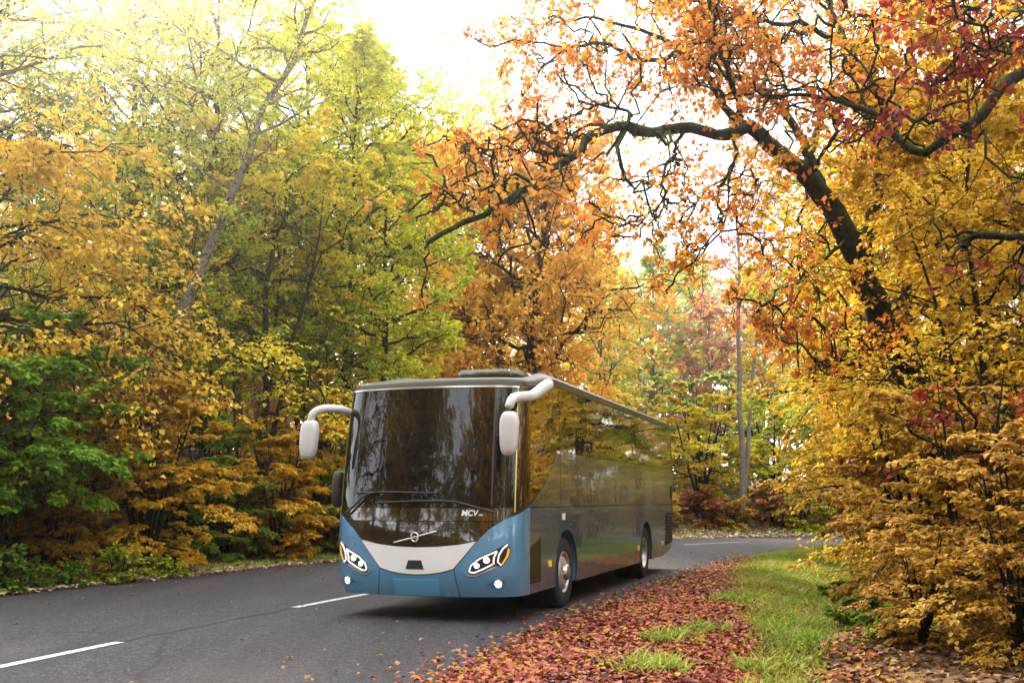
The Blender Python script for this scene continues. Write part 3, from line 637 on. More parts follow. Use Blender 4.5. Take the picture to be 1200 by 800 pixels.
B = [
 ([PX(876,147,18.7), PX(838,158,18.4), PX(806,152,18.2), PX(770,156,18), PX(735,146,17.7), PX(697,160,17.5), PX(672,188,17.3), PX(640,208,17.1), PX(608,226,16.9), PX(588,244,16.8), PX(530,262,16.5), PX(500,285,16.3)], .16, .04, .10),
 ([PX(880,150,18.7), PX(840,124,18.9), PX(816,100,19.1), PX(785,72,19.4), PX(762,82,19.6), PX(735,80,19.8), PX(704,60,20), PX(668,66,20.2), PX(630,85,20.4)], .125, .02, 1.3),
 ([PX(960,225,19), PX(925,150,19.6), PX(880,100,20.2), PX(820,75,20.7), PX(770,40,21.2), PX(700,20,21.6), PX(640,30,22)], .15, .02, 1.35),
 ([PX(872,140,18.7), PX(858,90,18.4), PX(842,40,18.1), PX(825,10,17.9), PX(800,-30,17.6)], .09, .02),
 ([PX(1015,300,19.2), PX(1035,175,19.8), PX(1012,105,20.2), PX(990,45,20.6), PX(968,-5,21), PX(940,-60,21.4)], .18, .05),
 ([PX(985,45,20.6), PX(930,30,20.2), PX(870,25,19.8), PX(800,-5,19.4)], .08, .02),
 ([PX(865,158,18.6), PX(852,190,18.4), PX(838,222,18.3), PX(840,252,18.2), PX(828,278,18.1), PX(800,300,18)], .065, .012, .5),
 ([PX(805,158,18.2), PX(780,202,18), PX(776,235,17.9), PX(755,250,17.8), PX(725,262,17.7)], .055, .012, .4),
 ([PX(735,150,17.7), PX(745,122,17.9), PX(705,118,18.1), PX(665,140,18.2), PX(610,150,18.4)], .055, .012, .35),
 ([PX(668,188,17.3), PX(630,176,17.4), PX(580,172,17.6), PX(540,180,17.8)], .05, .014, .25),
 ([PX(610,225,16.9), PX(598,205,16.8), PX(560,220,16.6), PX(520,228,16.4)], .04, .012, .25),
 ([PX(945,210,19), PX(985,150,18.2), PX(960,120,17.8), PX(925,112,17.4), PX(900,106,17.1)], .07, .015),
 ([PX(995,285,19), PX(960,305,18.5), PX(930,325,18.2), PX(910,350,18), PX(880,372,17.8)], .06, .012, .6),
 ([PX(1030,365,19), PX(1020,430,18.2), PX(985,425,17.7), PX(955,420,17.3)], .09, .03, .4),
 ([PX(940,200,19), PX(965,150,20.4), PX(1000,70,21.5), PX(1060,10,22.2), PX(1110,-40,23)], .12, .03),
]
tree_from_boughs('old_oak', 'old leaning oak with mossy crooked boughs of orange leaves arching over the road', 8.0, Y0, trunk, tr_r, B, 'orange', 51,
                 dict(n2=12, n3=6, n4=4, nl=11, leaf=.085, keep=.55), G_R)
Y1 = 14.5
gz = ground_z(9.6, Y1)
trunk = [(9.6, Y1, gz-.3), (9.5, Y1, gz+2), (9.2, Y1, gz+4.5), PX(1340, 20, Y1), PX(1330, -80, Y1)]
B = [
 ([PX(1345,60,14.5), PX(1270,40,14.4), PX(1200,82,14.3), PX(1170,110,14.2), PX(1140,150,14.2), PX(1110,168,14.2), PX(1080,194,14.3), PX(1062,172,14.5), PX(1036,142,14.7), PX(985,120,15), PX(945,108,15.2), PX(900,112,15.4)], .19, .02, .02),
 ([PX(1130,150,14.2), PX(1085,138,14.5), PX(1040,128,14.8), PX(1000,128,15)], .05, .012, .03),
 ([PX(1335,0,14.5), PX(1260,-30,14), PX(1180,-10,13.6), PX(1110,20,13.3)], .12, .02, .6),
 ([PX(1335,-40,14.5), PX(1240,10,13.6), PX(1190,40,13.1), PX(1140,60,12.8)], .07, .015),
 ([PX(1340,260,14.5), PX(1260,262,14.3), PX(1200,268,14.2), PX(1146,273,14.2), PX(1130,290,14.2)], .085, .05, .05),
 ([PX(1345,520,14.5), PX(1260,515,13.8), PX(1200,524,13.4), PX(1160,527,13.1), PX(1130,510,13)], .06, .02, .4),
]
tree_from_boughs('red_oak', 'dark red leaved oak reaching in with a thick mossy bough from the right edge', 9.6, Y1, trunk, [.5, .4, .36, .33, .25], B, 'red', 52,
                 dict(n2=7, n3=5, n4=4, nl=9, leaf=.09, s2=.5, keep=.6), G_R)
# ------------------------------------------------------------------ the coach
W2, BL = 1.375, 12.5
BM_blue = simple('coach_blue_paint', (.11,.275,.445), rough=.26, metal=.25, coat=1, noise=.05, scale=2)
BM_side = simple('coach_olive_paint', (.060,.070,.055), rough=.22, metal=.10, coat=.6, noise=.08, scale=1.2, warp=.0022)
BM_skirt = simple('coach_skirt_paint', (.050,.092,.115), rough=.2, metal=.15, coat=.6, noise=.10, scale=1.5, warp=.0022)
BM_glass = simple('tinted_bronze_glass', (.105,.062,.022), rough=.02, metal=.8, coat=.5, warp=.0022)
BM_screen = simple('dark_windscreen_glass', (.005,.0045,.004), rough=.02, ior=1.48, coat=0, warp=.0015)
BM_black = simple('black_gloss_panel', (.02,.014,.008), rough=.05, ior=1.8, coat=.6)
BM_white = simple('white_grille_paint', (.78,.76,.74), rough=.35, coat=.5, noise=.03, scale=5)
BM_shell = simple('dark_inner_shell', (.012,.012,.012), rough=.7)
BM_rub = simple('tyre_rubber', (.018,.018,.018), rough=.8, noise=.25, scale=30)
BM_alloy = simple('silver_rim', (.66,.66,.65), rough=.3, metal=.75, noise=.08, scale=14)
BM_hub = simple('hub_steel', (.55,.53,.48), rough=.25, metal=.9, noise=.1, scale=20)
BM_mir = simple('mirror_plastic', (.54,.52,.50), rough=.38, coat=.3, noise=.04, scale=9)
BM_rail = simple('grey_roof_rail', (.045,.05,.05), rough=.35, metal=.4)
BM_plast = simple('black_plastic', (.02,.02,.02), rough=.45)
BM_steel = simple('bright_steel', (.72,.72,.70), rough=.25, metal=.9)
BM_lens = simple('dark_lamp_lens', (.015,.015,.017), rough=.04, ior=1.6, coat=.5)
BM_drl = simple('lit_light_strip', (.85,.85,.85), rough=.3, emit=(1,1,1), estr=.2)
BM_lamp = simple('lit_headlamp', (.9,.9,.9), rough=.2, emit=(1,.97,.92), estr=1.0)
BM_amber = simple('amber_lens', (.80,.38,.02), rough=.2, coat=.5, emit=(1,.45,.03), estr=.12)
BM_gold = simple('gold_trim', (.55,.42,.08), rough=.25, metal=.6)
BM_roof = simple('roof_gold_gloss', (.030,.023,.005), rough=.35, metal=0, coat=0, spec=.25)
BM_wht = simple('white_print', (.82,.81,.78), rough=.5)
BM_net = simple('dark_bronze_grille', (.014,.012,.006), rough=.35, metal=.3)

# plan outline (right half, from the front centre back to the rear centre)
def _plan():
    q = []
    for x in np.linspace(0, 1.05, 22): q.append((x, -.30+.15*(x/1.05)**2.2))
    p0, p1, p2, p3 = np.array([1.05, -.15]), np.array([1.25, -.055]), np.array([1.375, .03]), np.array([1.375, .38])
    for t in np.linspace(0, 1, 16)[1:]: q.append(tuple((1-t)**3*p0+3*(1-t)**2*t*p1+3*(1-t)*t*t*p2+t**3*p3))
    for y in np.linspace(.38, 12.25, 60)[1:]: q.append((1.375, y))
    for a in np.linspace(0, math.pi/2, 8)[1:]: q.append((1.375-.25+.25*math.cos(a), 12.25+.25*math.sin(a)))
    for x in np.linspace(1.125, 0, 8)[1:]: q.append((x, 12.5))
    return np.array(q)
_pl = _plan(); _ps = np.r_[0, np.cumsum(np.linalg.norm(np.diff(_pl, axis=0), axis=1))]
S_END = _ps[-1]; S_Y0 = float(np.interp(.38, _pl[21:100, 1], _ps[21:100]))
def s_of_y(y): return S_Y0+(y-.38)
def shell(s, z):
    """point on the coach skin; s is the walk round the plan from the front centre (right +), z the height"""
    a = abs(s); sg = 1 if s >= 0 else -1
    x = np.interp(a, _ps, _pl[:, 0]); y = np.interp(a, _ps, _pl[:, 1])
    wf = max(0, min(1, (2.2-y)/2.4)); wf = wf*wf*(3-2*wf)
    rake = .34*max(0, (z-1.15)/2.15)**1.35-.05*max(0, (.8-z))*-1*0
    tuck = .10*max(0, (.75-z)/.4)**2
    k = 1-.045*max(0, (z-1.5)/1.8)**1.5*(.5+.5*wf)-.012*max(0, (.7-z)/.35)
    yy = y+(rake+tuck)*wf-.10*max(0, (z-1.6)/1.7)**2*max(0, min(1, (y-11.5)/1.0))
    return np.array([sg*x*k, yy, z])
def shell_n(s, z):
    e = 1e-3
    n = np.cross(shell(s+e, z)-shell(s-e, z), shell(s, z+e)-shell(s, z-e)); n = n/np.linalg.norm(n)
    return n
TH = math.atan2(388, 1250)+R(.8)
BUS0 = np.array([-1.205, 14.66]); BUS_RZ = -TH
cT, sT = math.cos(TH), math.sin(TH)
def b2w(p): return np.array([BUS0[0]+cT*p[0]+sT*p[1], BUS0[1]-sT*p[0]+cT*p[1], p[2]])
bus = empty('coach', (BUS0[0], BUS0[1], 0.0), BUS_RZ)
tag(bus, 'blue fronted touring coach with dark glossy sides driving on the forest road', 'bus')
def panel(name, poly, off, thick, mat, parent=None, ds=.1, dz=.14, mirror=False, smooth=True):
    """a solid skin panel: polygon (s,z) laid on the coach skin, off metres proud, with real thickness"""
    if mirror: poly = [(-s, z) for s, z in poly][::-1]
    A = sum(poly[i][0]*poly[(i+1) % len(poly)][1]-poly[(i+1) % len(poly)][0]*poly[i][1] for i in range(len(poly)))
    if A < 0: poly = poly[::-1]
    bm = bmesh.new()
    bm.faces.new([bm.verts.new((s, z, 0)) for s, z in poly])
    ss = [p[0] for p in poly]; zs = [p[1] for p in poly]
    def cut(co, no):
        bmesh.ops.bisect_plane(bm, geom=bm.verts[:]+bm.edges[:]+bm.faces[:], plane_co=co, plane_no=no, dist=1e-5)
    smin, smax = min(ss), max(ss)
    flat0, flat1 = S_Y0+.1, s_of_y(11.4)
    k = math.floor(smin/ds)*ds
    while k < smax:
        if smin < k < smax:
            a = abs(k)
            fine_ = a < s_of_y(2.2) or a > flat1 or int(round(k/ds)) % 6 == 0
            if fine_: cut((k, 0, 0), (1, 0, 0))
        k += ds
    k = math.floor(min(zs)/dz)*dz
    while k < max(zs):
        if min(zs) < k: cut((0, k, 0), (0, 1, 0))
        k += dz
    bmesh.ops.triangulate(bm, faces=[f for f in bm.faces if len(f.verts) > 4])
    front = bm.faces[:]
    bed = [e for e in bm.edges if e.is_boundary]
    ret = bmesh.ops.extrude_edge_only(bm, edges=bed)
    nv = [v for v in ret['geom'] if isinstance(v, bmesh.types.BMVert)]
    nvs = set(nv)
    for v in bm.verts:
        s, z = v.co.x, v.co.y
        v.co = Vector(shell(s, z)+shell_n(s, z)*(off-thick if v in nvs else off))
    for e in bed: e.smooth = False
    for f in bm.faces: f.smooth = smooth
    bmesh.ops.recalc_face_normals(bm, faces=bm.faces[:])
    # make the skin face outwards
    f0 = front[0]; c = f0.calc_center_median()
    if f0.normal.dot(Vector((c.x, c.y-6.2 if abs(c.x) < .9 else 0, 0))) < 0: bmesh.ops.reverse_faces(bm, faces=bm.faces[:])
    return link(name, bm_mesh(name, bm), parent or bus, mat)
def arc(yc, zc, r, z0, n=14):
    a0 = math.asin(max(-1, (z0-zc)/r))
    return [(s_of_y(yc+r*math.cos(a)), zc+r*math.sin(a)) for a in np.linspace(math.pi-a0, a0, n)]
WY = (2.40, 8.90); WR = .545
SK = .37
def skirt(s0, s1, ztop, front=True):
    q = [(s0, SK)]
    q += arc(WY[0], WR, .67, SK)+arc(WY[1], WR, .66, SK)
    q += [(s_of_y(10.9), SK), (s_of_y(11.8), .46), (s1, .62), (s1, ztop), (s0, ztop)]
    return q
# inner shell (seen only in the gaps)
rs = [(-a, b) for a, b in (arc(WY[0], WR, .69, .42)+arc(WY[1], WR, .68, .42))][::-1]
panel('inner_shell', [(-S_END+.002, .64), (-s_of_y(11.6), .5)]+rs+[(-1.7, .42), (1.7, .42)]+arc(WY[0], WR, .69, .42)+arc(WY[1], WR, .68, .42)+[(s_of_y(11.6), .5), (S_END-.002, .64), (S_END-.002, 3.26), (-S_END+.002, 3.26)], -.022, .02, BM_shell, ds=.1, dz=.3)
def top_rise(s):
    y = np.interp(abs(s), _ps, _pl[:, 1]); t = max(0, min(1, (y+.1)/1.7)); return t*t*(3-2*t)
# roof: rings that close over the top
def build_roof(name, mat, o=0.0):
    ds = [0, .012, .035, .07, .12, .19, .28, .38, .55, .8, 1.1, 1.3]
    base = []
    for s in np.r_[np.linspace(-S_END, S_END, 2)[:0], np.concatenate([-_ps[::-1], _ps[1:]])[:-1]]: base.append(shell(s, 3.226+.144*top_rise(s)))
    base = np.array(base); n = len(base); V = []
    for i, d in enumerate(ds):
        q = base.copy(); t = min(d/.30, 1)
        kx = (W2-d)/W2; q[:, 0] *= kx
        ym = 6.2; q[:, 1] = ym+(q[:, 1]-ym)*(6.3-d*(1.9 if d > 0 else 1))/6.3
        q[:, 2] = base[:, 2]+.20*math.sqrt(1-(1-t)**2)*(.85+.15*1)+.06*(1-kx)+o
        # the front lip is lower and slopes up to the rear
        q[:, 2] -= .10*np.clip(1-(base[:, 1]+.1)/1.6, 0, 1)*t
        V.append(q)
    V = np.concatenate(V); idx = np.arange(len(ds)*n).reshape(len(ds), n)
    F = np.stack([idx[:-1], np.roll(idx[:-1], -1, 1), np.roll(idx[1:], -1, 1), idx[1:]], -1).reshape(-1, 4)
    return link(name, np_mesh(name, V, F), bus, mat)
build_roof('roof', BM_roof)
g = .010
# front
panel('windscreen', [(-1.34, 1.565), (1.34, 1.565), (1.36, 2.2), (1.37, 3.19), (-1.37, 3.19), (-1.36, 2.2)], 0, .03, BM_screen, ds=.06, dz=.1)
panel('header_glint', [(-1.40, 3.197), (1.40, 3.197), (1.40, 3.222), (-1.40, 3.222)], .008, .03, simple('header_highlight', (.42,.41,.38), rough=.2, metal=.5, coat=.4), ds=.06)  # pale colour paints the white highlight along the top of the windscreen
panel('dark_band', [(-1.34, 1.40), (-1.17, 1.385), (1.17, 1.385), (1.34, 1.42), (1.34, 1.558), (-1.34, 1.558)], 0, .03, BM_black, ds=.06)
panel('dark_band', [(-.86, 1.13), (-.6, 1.075), (-.3, 1.045), (0, 1.035), (.3, 1.045), (.6, 1.075), (.86, 1.13), (1.0, 1.27), (1.15, 1.375), (-1.15, 1.375), (-1.0, 1.27)], 0, .03, BM_black, ds=.06)
wh = panel('grille', [(-.845, 1.115), (-.53, .745), (-.36, .70), (-.18, .675), (0, .667), (.18, .675), (.36, .70), (.53, .745), (.845, 1.115), (.6, 1.066), (.3, 1.036), (0, 1.026), (-.3, 1.036), (-.6, 1.066)], .02, .05, BM_white, ds=.06, dz=.08)
bump = [(-.60, SK), (.60, SK), (.535, .73), (.36, .685), (.18, .66), (0, .652), (-.18, .66), (-.36, .685), (-.535, .73)]
panel('bumper', bump, .012, .05, BM_blue, ds=.06, dz=.06)
panel('plate_panel', [(-.33, .385), (.33, .385), (.33, .60), (-.33, .60)], .026, .03, simple('flat_blue_plate', (.09,.29,.46), rough=.5), ds=.08, dz=.1)
S_F = 1.78
fend = [(.61, SK), (S_F, SK), (S_F, 1.565), (1.62, 1.53), (1.42, 1.47), (1.28, 1.43), (1.17, 1.375), (1.02, 1.28), (.86, 1.12), (.545, .74)]
for mir in (False, True):
    panel('front_fender', fend, .012, .05, BM_blue, ds=.05, dz=.06, mirror=mir)
# sides (right and left)
WIN_LOW = [(1.385, 1.49), (1.55, 1.535), (s_of_y(.35), 1.60), (s_of_y(.75), 1.72), (s_of_y(1.13), 1.88), (s_of_y(1.55), 2.15), (s_of_y(1.86), 2.40)]
def cutpoly(poly, s0, s1):
    """clip a polygon (s,z) to s0..s1"""
    for lim, keep in ((s0, lambda p: p[0] >= s0-1e-9), (s1, lambda p: p[0] <= s1+1e-9)):
        o = []
        for i in range(len(poly)):
            a, b = poly[i], poly[(i+1) % len(poly)]
            if keep(a): o.append(a)
            if keep(a) != keep(b):
                t = (lim-a[0])/(b[0]-a[0]); o.append((lim, a[1]+t*(b[1]-a[1])))
        poly = o
    return poly
SE = s_of_y(12.12)
for mir in (False, True):
    win = WIN_LOW+[(SE, 2.40), (SE, 3.355)]+[(s_of_y(yy), 3.222+.133*top_rise(s_of_y(yy))) for yy in (1.7, 1.4, 1.1, .8, .5, .3)]+[(1.385, 3.222+.133*top_rise(1.385))]
    cuts = [1.385, s_of_y(2.05), s_of_y(3.95), s_of_y(5.85), s_of_y(7.75), s_of_y(9.65), s_of_y(11.3), SE]
    for i, (a, b) in enumerate(zip(cuts[:-1], cuts[1:])):
        panel('side_window', cutpoly(win, a+(g if i else 0), b-(g if i < 6 else 0)), 0, .03, BM_glass, mirror=mir)
    # upper flank, under the glass and over the belt seam
    up = [(S_F+.006, 1.566)]+[(s, z-.012) for s, z in WIN_LOW if s > S_F+.02]+[(SE, 2.388), (SE, 1.566)]
    for i, (a, b) in enumerate(zip([S_F+.006]+cuts[1:-1], cuts[1:-1]+[SE])):
        panel('flank_panel', cutpoly(up, a+g, b-g), .004, .03, BM_side, mirror=mir)
    low = skirt(S_F+.006, SE, 1.556)
    cl = [S_F+.006, s_of_y(3.2), s_of_y(4.75), s_of_y(6.3), s_of_y(7.85), s_of_y(9.75), SE]
    for i, (a, b) in enumerate(zip(cl[:-1], cl[1:])):
        panel('luggage_door' if i in (1, 2, 3) else 'skirt_panel', cutpoly(low, a+(.003 if i else 0), b-.003), .004, .03, BM_skirt, mirror=mir)
    panel('gold_edge', [(1.352, 1.50), (1.372, 1.50), (1.382, 3.2), (1.372, 3.2)], .004, .02, BM_gold, mirror=mir)
    panel('roof_rail', [(s_of_y(1.75), 3.362), (SE, 3.362), (SE, 3.465), (s_of_y(1.75), 3.465)], .008, .05, BM_rail, mirror=mir)
    panel('corner_grille', [(s_of_y(.14), .52), (s_of_y(.98), .50), (s_of_y(.98), 1.14), (s_of_y(.14), .92)], .008, .02, BM_net, mirror=mir)
    for yy, zz in ((1.44, .735), (8.0, .68), (10.8, .67)):
        panel('side_marker', [(s_of_y(yy)-.045, zz-.045), (s_of_y(yy)+.045, zz-.045), (s_of_y(yy)+.045, zz+.045), (s_of_y(yy)-.045, zz+.045)], .024, .03, BM_amber, mirror=mir)
    panel('side_badge', [(s_of_y(2.12), 1.36), (s_of_y(2.3), 1.36), (s_of_y(2.3), 1.46), (s_of_y(2.12), 1.46)], .008, .01, BM_wht, mirror=mir)
    panel('tip_mark', [(s_of_y(1.86), 2.36), (s_of_y(2.03), 2.36), (s_of_y(2.03), 2.40), (s_of_y(1.88), 2.40)], .012, .014, BM_wht, mirror=mir)  # small white mark at the tip of the side glass
    panel('door_handle', [(s_of_y(2.62), 1.24), (s_of_y(2.86), 1.24), (s_of_y(2.86), 1.29), (s_of_y(2.62), 1.29)], .02, .025, BM_side, mirror=mir)
    # engine louvres
    fr = panel('engine_grille', [(s_of_y(11.25), .60), (s_of_y(12.1), .66), (s_of_y(12.1), 1.36), (s_of_y(11.25), 1.36)], .009, .02, BM_shell, mirror=mir)
    for k in range(9):
        z0 = .68+k*.073
        panel('louvre', [(s_of_y(11.29), z0), (s_of_y(12.07), z0+.0), (s_of_y(12.07), z0+.04), (s_of_y(11.29), z0+.04)], .026, .018, BM_plast, parent=fr, mirror=mir, dz=1)
    panel('rear_latch', [(s_of_y(11.9), 1.72), (s_of_y(12.06), 1.72), (s_of_y(12.06), 2.0), (s_of_y(11.9), 2.0)], .012, .015, BM_shell, mirror=mir)
    sgn = -1 if mir else 1
    # wheel arches: a lip that runs inwards
    for yc, r in ((WY[0], .672), (WY[1], .662)):
        a0 = math.asin((SK-WR)/r); th = np.linspace(a0, math.pi-a0, 22); V = []
        for t in th:
            for d in (.004, -.30, -.55): V.append([sgn*(W2+d), yc+r*math.cos(t), WR+r*math.sin(t)])
        idx = np.arange(66).reshape(22, 3)
        F = np.stack([idx[:-1, :-1], idx[1:, :-1], idx[1:, 1:], idx[:-1, 1:]], -1).reshape(-1, 4)
        link('wheel_arch', np_mesh('wheel_arch', V, F), bus, BM_blue)
# rear cap
panel('rear_panel', [(s_of_y(12.15), .64), (S_END-.003, .64), (S_END-.003, 3.2), (s_of_y(12.15), 3.2)], .002, .03, BM_side)
panel('rear_panel', [(s_of_y(12.15), .64), (S_END-.003, .64), (S_END-.003, 3.2), (s_of_y(12.15), 3.2)], .002, .03, BM_side, mirror=True)
# lamps
HLt = [(.735, .72), (.755, .80), (.88, .905), (1.06, .985), (1.26, 1.09), (1.30, 1.0), (1.275, .90), (1.18, .775), (1.10, .80), (.82, .675), (.755, .68)]
def inset(poly, d):
    c = np.mean(poly, axis=0); o = []
    n = len(poly)
    A = sum(poly[i][0]*poly[(i+1) % n][1]-poly[(i+1) % n][0]*poly[i][1] for i in range(n)); sg = 1 if A > 0 else -1
    for i in range(n):
        p0, p1, p2 = map(np.array, (poly[i-1], poly[i], poly[(i+1) % n]))
        e1 = (p1-p0)/np.linalg.norm(p1-p0); e2 = (p2-p1)/np.linalg.norm(p2-p1)
        n1 = sg*np.array([-e1[1], e1[0]]); n2 = sg*np.array([-e2[1], e2[0]]); b = n1+n2; b /= max(.35, np.linalg.norm(b)); 
        o.append(tuple(p1+b*d/max(.5, b.dot(n1))))
    return o
def strip(name, pts, wdt, off, thick, mat, parent, mirror):
    """ribbon along a polyline in (s,z)"""
    p = np.array(pts); t = nrm(np.gradient(p, axis=0)); n = np.stack([-t[:, 1], t[:, 0]], 1)
    poly = [tuple(q) for q in p+n*wdt/2]+[tuple(q) for q in (p-n*wdt/2)[::-1]]
    return panel(name, poly, off, thick, mat, parent, ds=.05, dz=.06, mirror=mirror)
def disc(name, s, z, r, off, thick, mat, parent, mirror, n=16):
    return panel(name, [(s+r*math.cos(a), z+r*math.sin(a)) for a in np.arange(n)*2*math.pi/n], off, thick, mat, parent, ds=10, dz=10, mirror=mirror)
for mir in (False, True):
    hl = panel('headlight', HLt, .022, .03, BM_lens, ds=.05, dz=.06, mirror=mir)
    inner = [(.75, .725), (.775, .795), (.89, .885), (1.04, .95), (1.115, .985)]
    strip('light_strip', inner, .020, .034, .015, BM_drl, hl, mir)
    strip('light_strip', [(1.115, .985), (1.075, .90), (1.07, .83), (1.08, .815)], .020, .034, .015, BM_drl, hl, mir)
    strip('light_strip', [(1.06, .81), (.93, .745), (.82, .70), (.765, .705), (.75, .725)], .020, .034, .015, BM_drl, hl, mir)
    strip('light_strip', [(1.255, 1.07), (1.19, 1.015), (1.14, .93), (1.125, .84), (1.175, .795)], .020, .034, .015, BM_drl, hl, mir)
    panel('indicator', [(1.262, 1.03), (1.285, 1.0), (1.262, .91), (1.19, .805), (1.175, .815), (1.238, .92)], .034, .015, BM_amber, hl, ds=.05, dz=.06, mirror=mir)
    disc('headlamp', .98, .865, .042, .034, .015, BM_lamp, hl, mir)
    disc('headlamp', .85, .79, .036, .034, .015, BM_lamp, hl, mir)
    strip('chrome_edge', [(1.09, .77), (.94, .70), (.82, .655), (.735, .66), (.69, .71)], .022, .024, .02, BM_steel, bus, mir)
    fl = panel('fog_light_bezel', [(.96, .545), (1.07, .50), (1.21, .50), (1.24, .60), (1.12, .60), (1.05, .575)], .016, .01, simple('bezel_blue', (.05,.12,.20), rough=.3, coat=.5), ds=.05, dz=.06, mirror=mir)
    disc('fog_light', 1.13, .55, .046, .03, .02, BM_lamp, fl, mir)
    disc('bezel_ring', 1.13, .55, .062, .022, .02, BM_steel, fl, mir)
# badge: ring, band and slanted bar
def on_skin(s, z, o): return shell(s, z)+shell_n(s, z)*o
br = np.array([[on_skin(s, 1.165+.165*s/.33*.5+.0, .03) for s in np.linspace(-.31, .31, 9)]])
rr = np.full((1, 9), .013)
lg = link('badge_bar', np_mesh('badge_bar', *tubes(br, rr, 6)), bus, BM_steel)
ra = np.linspace(0, 2*np.pi, 25)
ring = np.array([[on_skin(.052*math.cos(a), 1.165+.058*math.sin(a), .036) for a in ra]])
link('badge_ring', np_mesh('badge_ring', *tubes(ring, np.full((1, 25), .012), 6)), lg, BM_steel)
panel('badge_disc', [(.05*math.cos(a), 1.165+.055*math.sin(a)) for a in ra[:-1]], .034, .01, BM_black, lg, ds=10, dz=10)
panel('badge_band', [(-.05, 1.148), (.05, 1.148), (.05, 1.182), (-.05, 1.182)], .04, .006, BM_steel, lg, ds=10, dz=10)
panel('front_camera', [(-.14, .735), (.125, .735), (.085, .855), (-.10, .855)], .026, .012, BM_plast, wh, ds=.1, dz=.2)
def text_on(body, s, z, size, mat, name, parent, off=.004):
    cu = bpy.data.curves.new(name, 'FONT'); cu.body = body; cu.size = size; cu.extrude = .002; cu.align_x = 'CENTER'; cu.shear = .15; cu.offset = .004
    t = bpy.data.objects.new(name, cu); COL.objects.link(t)
    me = bpy.data.meshes.new_from_object(t.evaluated_get(bpy.context.evaluated_depsgraph_get())); bpy.data.objects.remove(t); bpy.data.curves.remove(cu)
    for v in me.vertices:
        p = shell(s+v.co.x, z+v.co.y)+shell_n(s+v.co.x, z+v.co.y)*(off+v.co.z); v.co = p
    return link(name, me, parent, mat)
text_on('MCV', .74, 1.455, .105, BM_wht, 'maker_lettering', bus)
panel('lettering_tail', [(.87, 1.455), (.92, 1.455), (.92, 1.472), (.87, 1.472)], .005, .003, BM_wht, ds=1, dz=1)
# wipers
def skin_tube(name, pts, rad, mat, parent=None, off=.045, k=6):
    q = resample(pts, 16); P = np.array([[on_skin(s, z, off+(p3 if False else 0)) for s, z in q]]); 
    return link(name, np_mesh(name, *tubes(P, np.linspace(rad, rad*.75, 16)[None], k)), parent or bus, mat)
wa = skin_tube('wiper', [(-1.12, 1.47), (-.95, 1.60), (-.80, 1.72), (-.62, 1.765)], .018, BM_plast)
skin_tube('wiper_blade', [(-.98, 1.755), (-.5, 1.77), (.28, 1.755)], .012, BM_rail, wa, off=.03)
wa = skin_tube('wiper', [(1.06, 1.50), (.78, 1.575), (.50, 1.64), (-.1, 1.645)], .016, BM_plast)
skin_tube('wiper_blade', [(-.62, 1.625), (-.1, 1.64), (.50, 1.635)], .012, BM_rail, wa, off=.03)
panel('screen_pillar', [(1.02, 1.575), (1.045, 1.575), (1.055, 1.38+1.8), (1.03, 3.18)], .003, .004, BM_plast, ds=.1)
# mirrors
def rounded_housing(name, ctr, size, mat, parent, tilt=0, n=18, m=14, e=3.2):
    V = []
    for i in range(m+1):
        ph = -math.pi/2+math.pi*i/m
        cp, sp = math.copysign(abs(math.cos(ph))**(2/e), math.cos(ph)), math.copysign(abs(math.sin(ph))**(2/e), math.sin(ph))
        for j in range(n):
            a = 2*math.pi*j/n; ca, sa = math.copysign(abs(math.cos(a))**(2/e), math.cos(a)), math.copysign(abs(math.sin(a))**(2/e), math.sin(a))
            x, y, z = size[0]*cp*ca, size[1]*cp*sa, size[2]*sp
            x *= 1+.10*sp
            V.append([ctr[0]+x+tilt*z, ctr[1]+y, ctr[2]+z])
    idx = np.arange((m+1)*n).reshape(m+1, n)
    F = np.stack([idx[:-1], np.roll(idx[:-1], -1, 1), np.roll(idx[1:], -1, 1), idx[1:]], -1).reshape(-1, 4)
    return link(name, np_mesh(name, V, F), parent, mat)
def mirror_set(arm_pts, radii, ctr, size, tilt):
    q = resample(np.c_[np.array(arm_pts), np.array(radii)], 26)
    arm = link('mirror_arm', np_mesh('mirror_arm', *tubes(q[None, :, :3], q[None, :, 3], 12)), bus, BM_mir)
    hs = rounded_housing('mirror_housing', ctr, size, BM_mir, arm, tilt)
    rounded_housing('mirror_glass', (ctr[0], ctr[1]+size[1]*.55, ctr[2]), (size[0]*.85, size[1]*.5, size[2]*.88), BM_screen, hs, tilt, e=5)
mirror_set([(1.33, 1.25, 3.30), (1.52, .85, 3.28), (1.55, .50, 3.20), (1.52, .10, 3.06), (1.47, -.20, 3.02), (1.42, -.42, 2.98), (1.39, -.50, 2.86), (1.39, -.50, 2.70)], [.072,.085,.08,.073,.068,.064,.058,.054], (1.39, -.50, 2.52), (.122, .09, .29), .03)
mirror_set([(-1.28, .30, 2.93), (-1.38, .12, 2.96), (-1.52, -.05, 2.95), (-1.64, -.12, 2.88), (-1.68, -.14, 2.74)], [.05,.055,.058,.058,.052], (-1.70, -.14, 2.51), (.132, .09, .28), .10)
rounded_housing('side_mirror', (-1.52, .42, 1.82), (.08, .12, .27), BM_plast, bus, .05)
# roof hatch
def hatch():
    bm = bmesh.new(); bmesh.ops.create_cube(bm, size=1)
    bmesh.ops.bevel(bm, geom=bm.edges[:], offset=.12, segments=4, affect='EDGES')
    for v in bm.verts: v.co = Vector((v.co.x*.95+.42, 2.1+v.co.y*1.7, 3.53+v.co.z*.15))
    for f in bm.faces: f.smooth = True
    return bm_mesh('roof_unit', bm)
link('roof_unit', hatch(), bus, simple('pale_gold_roof_unit', (.10,.09,.05), rough=.2, metal=.3, coat=.6))
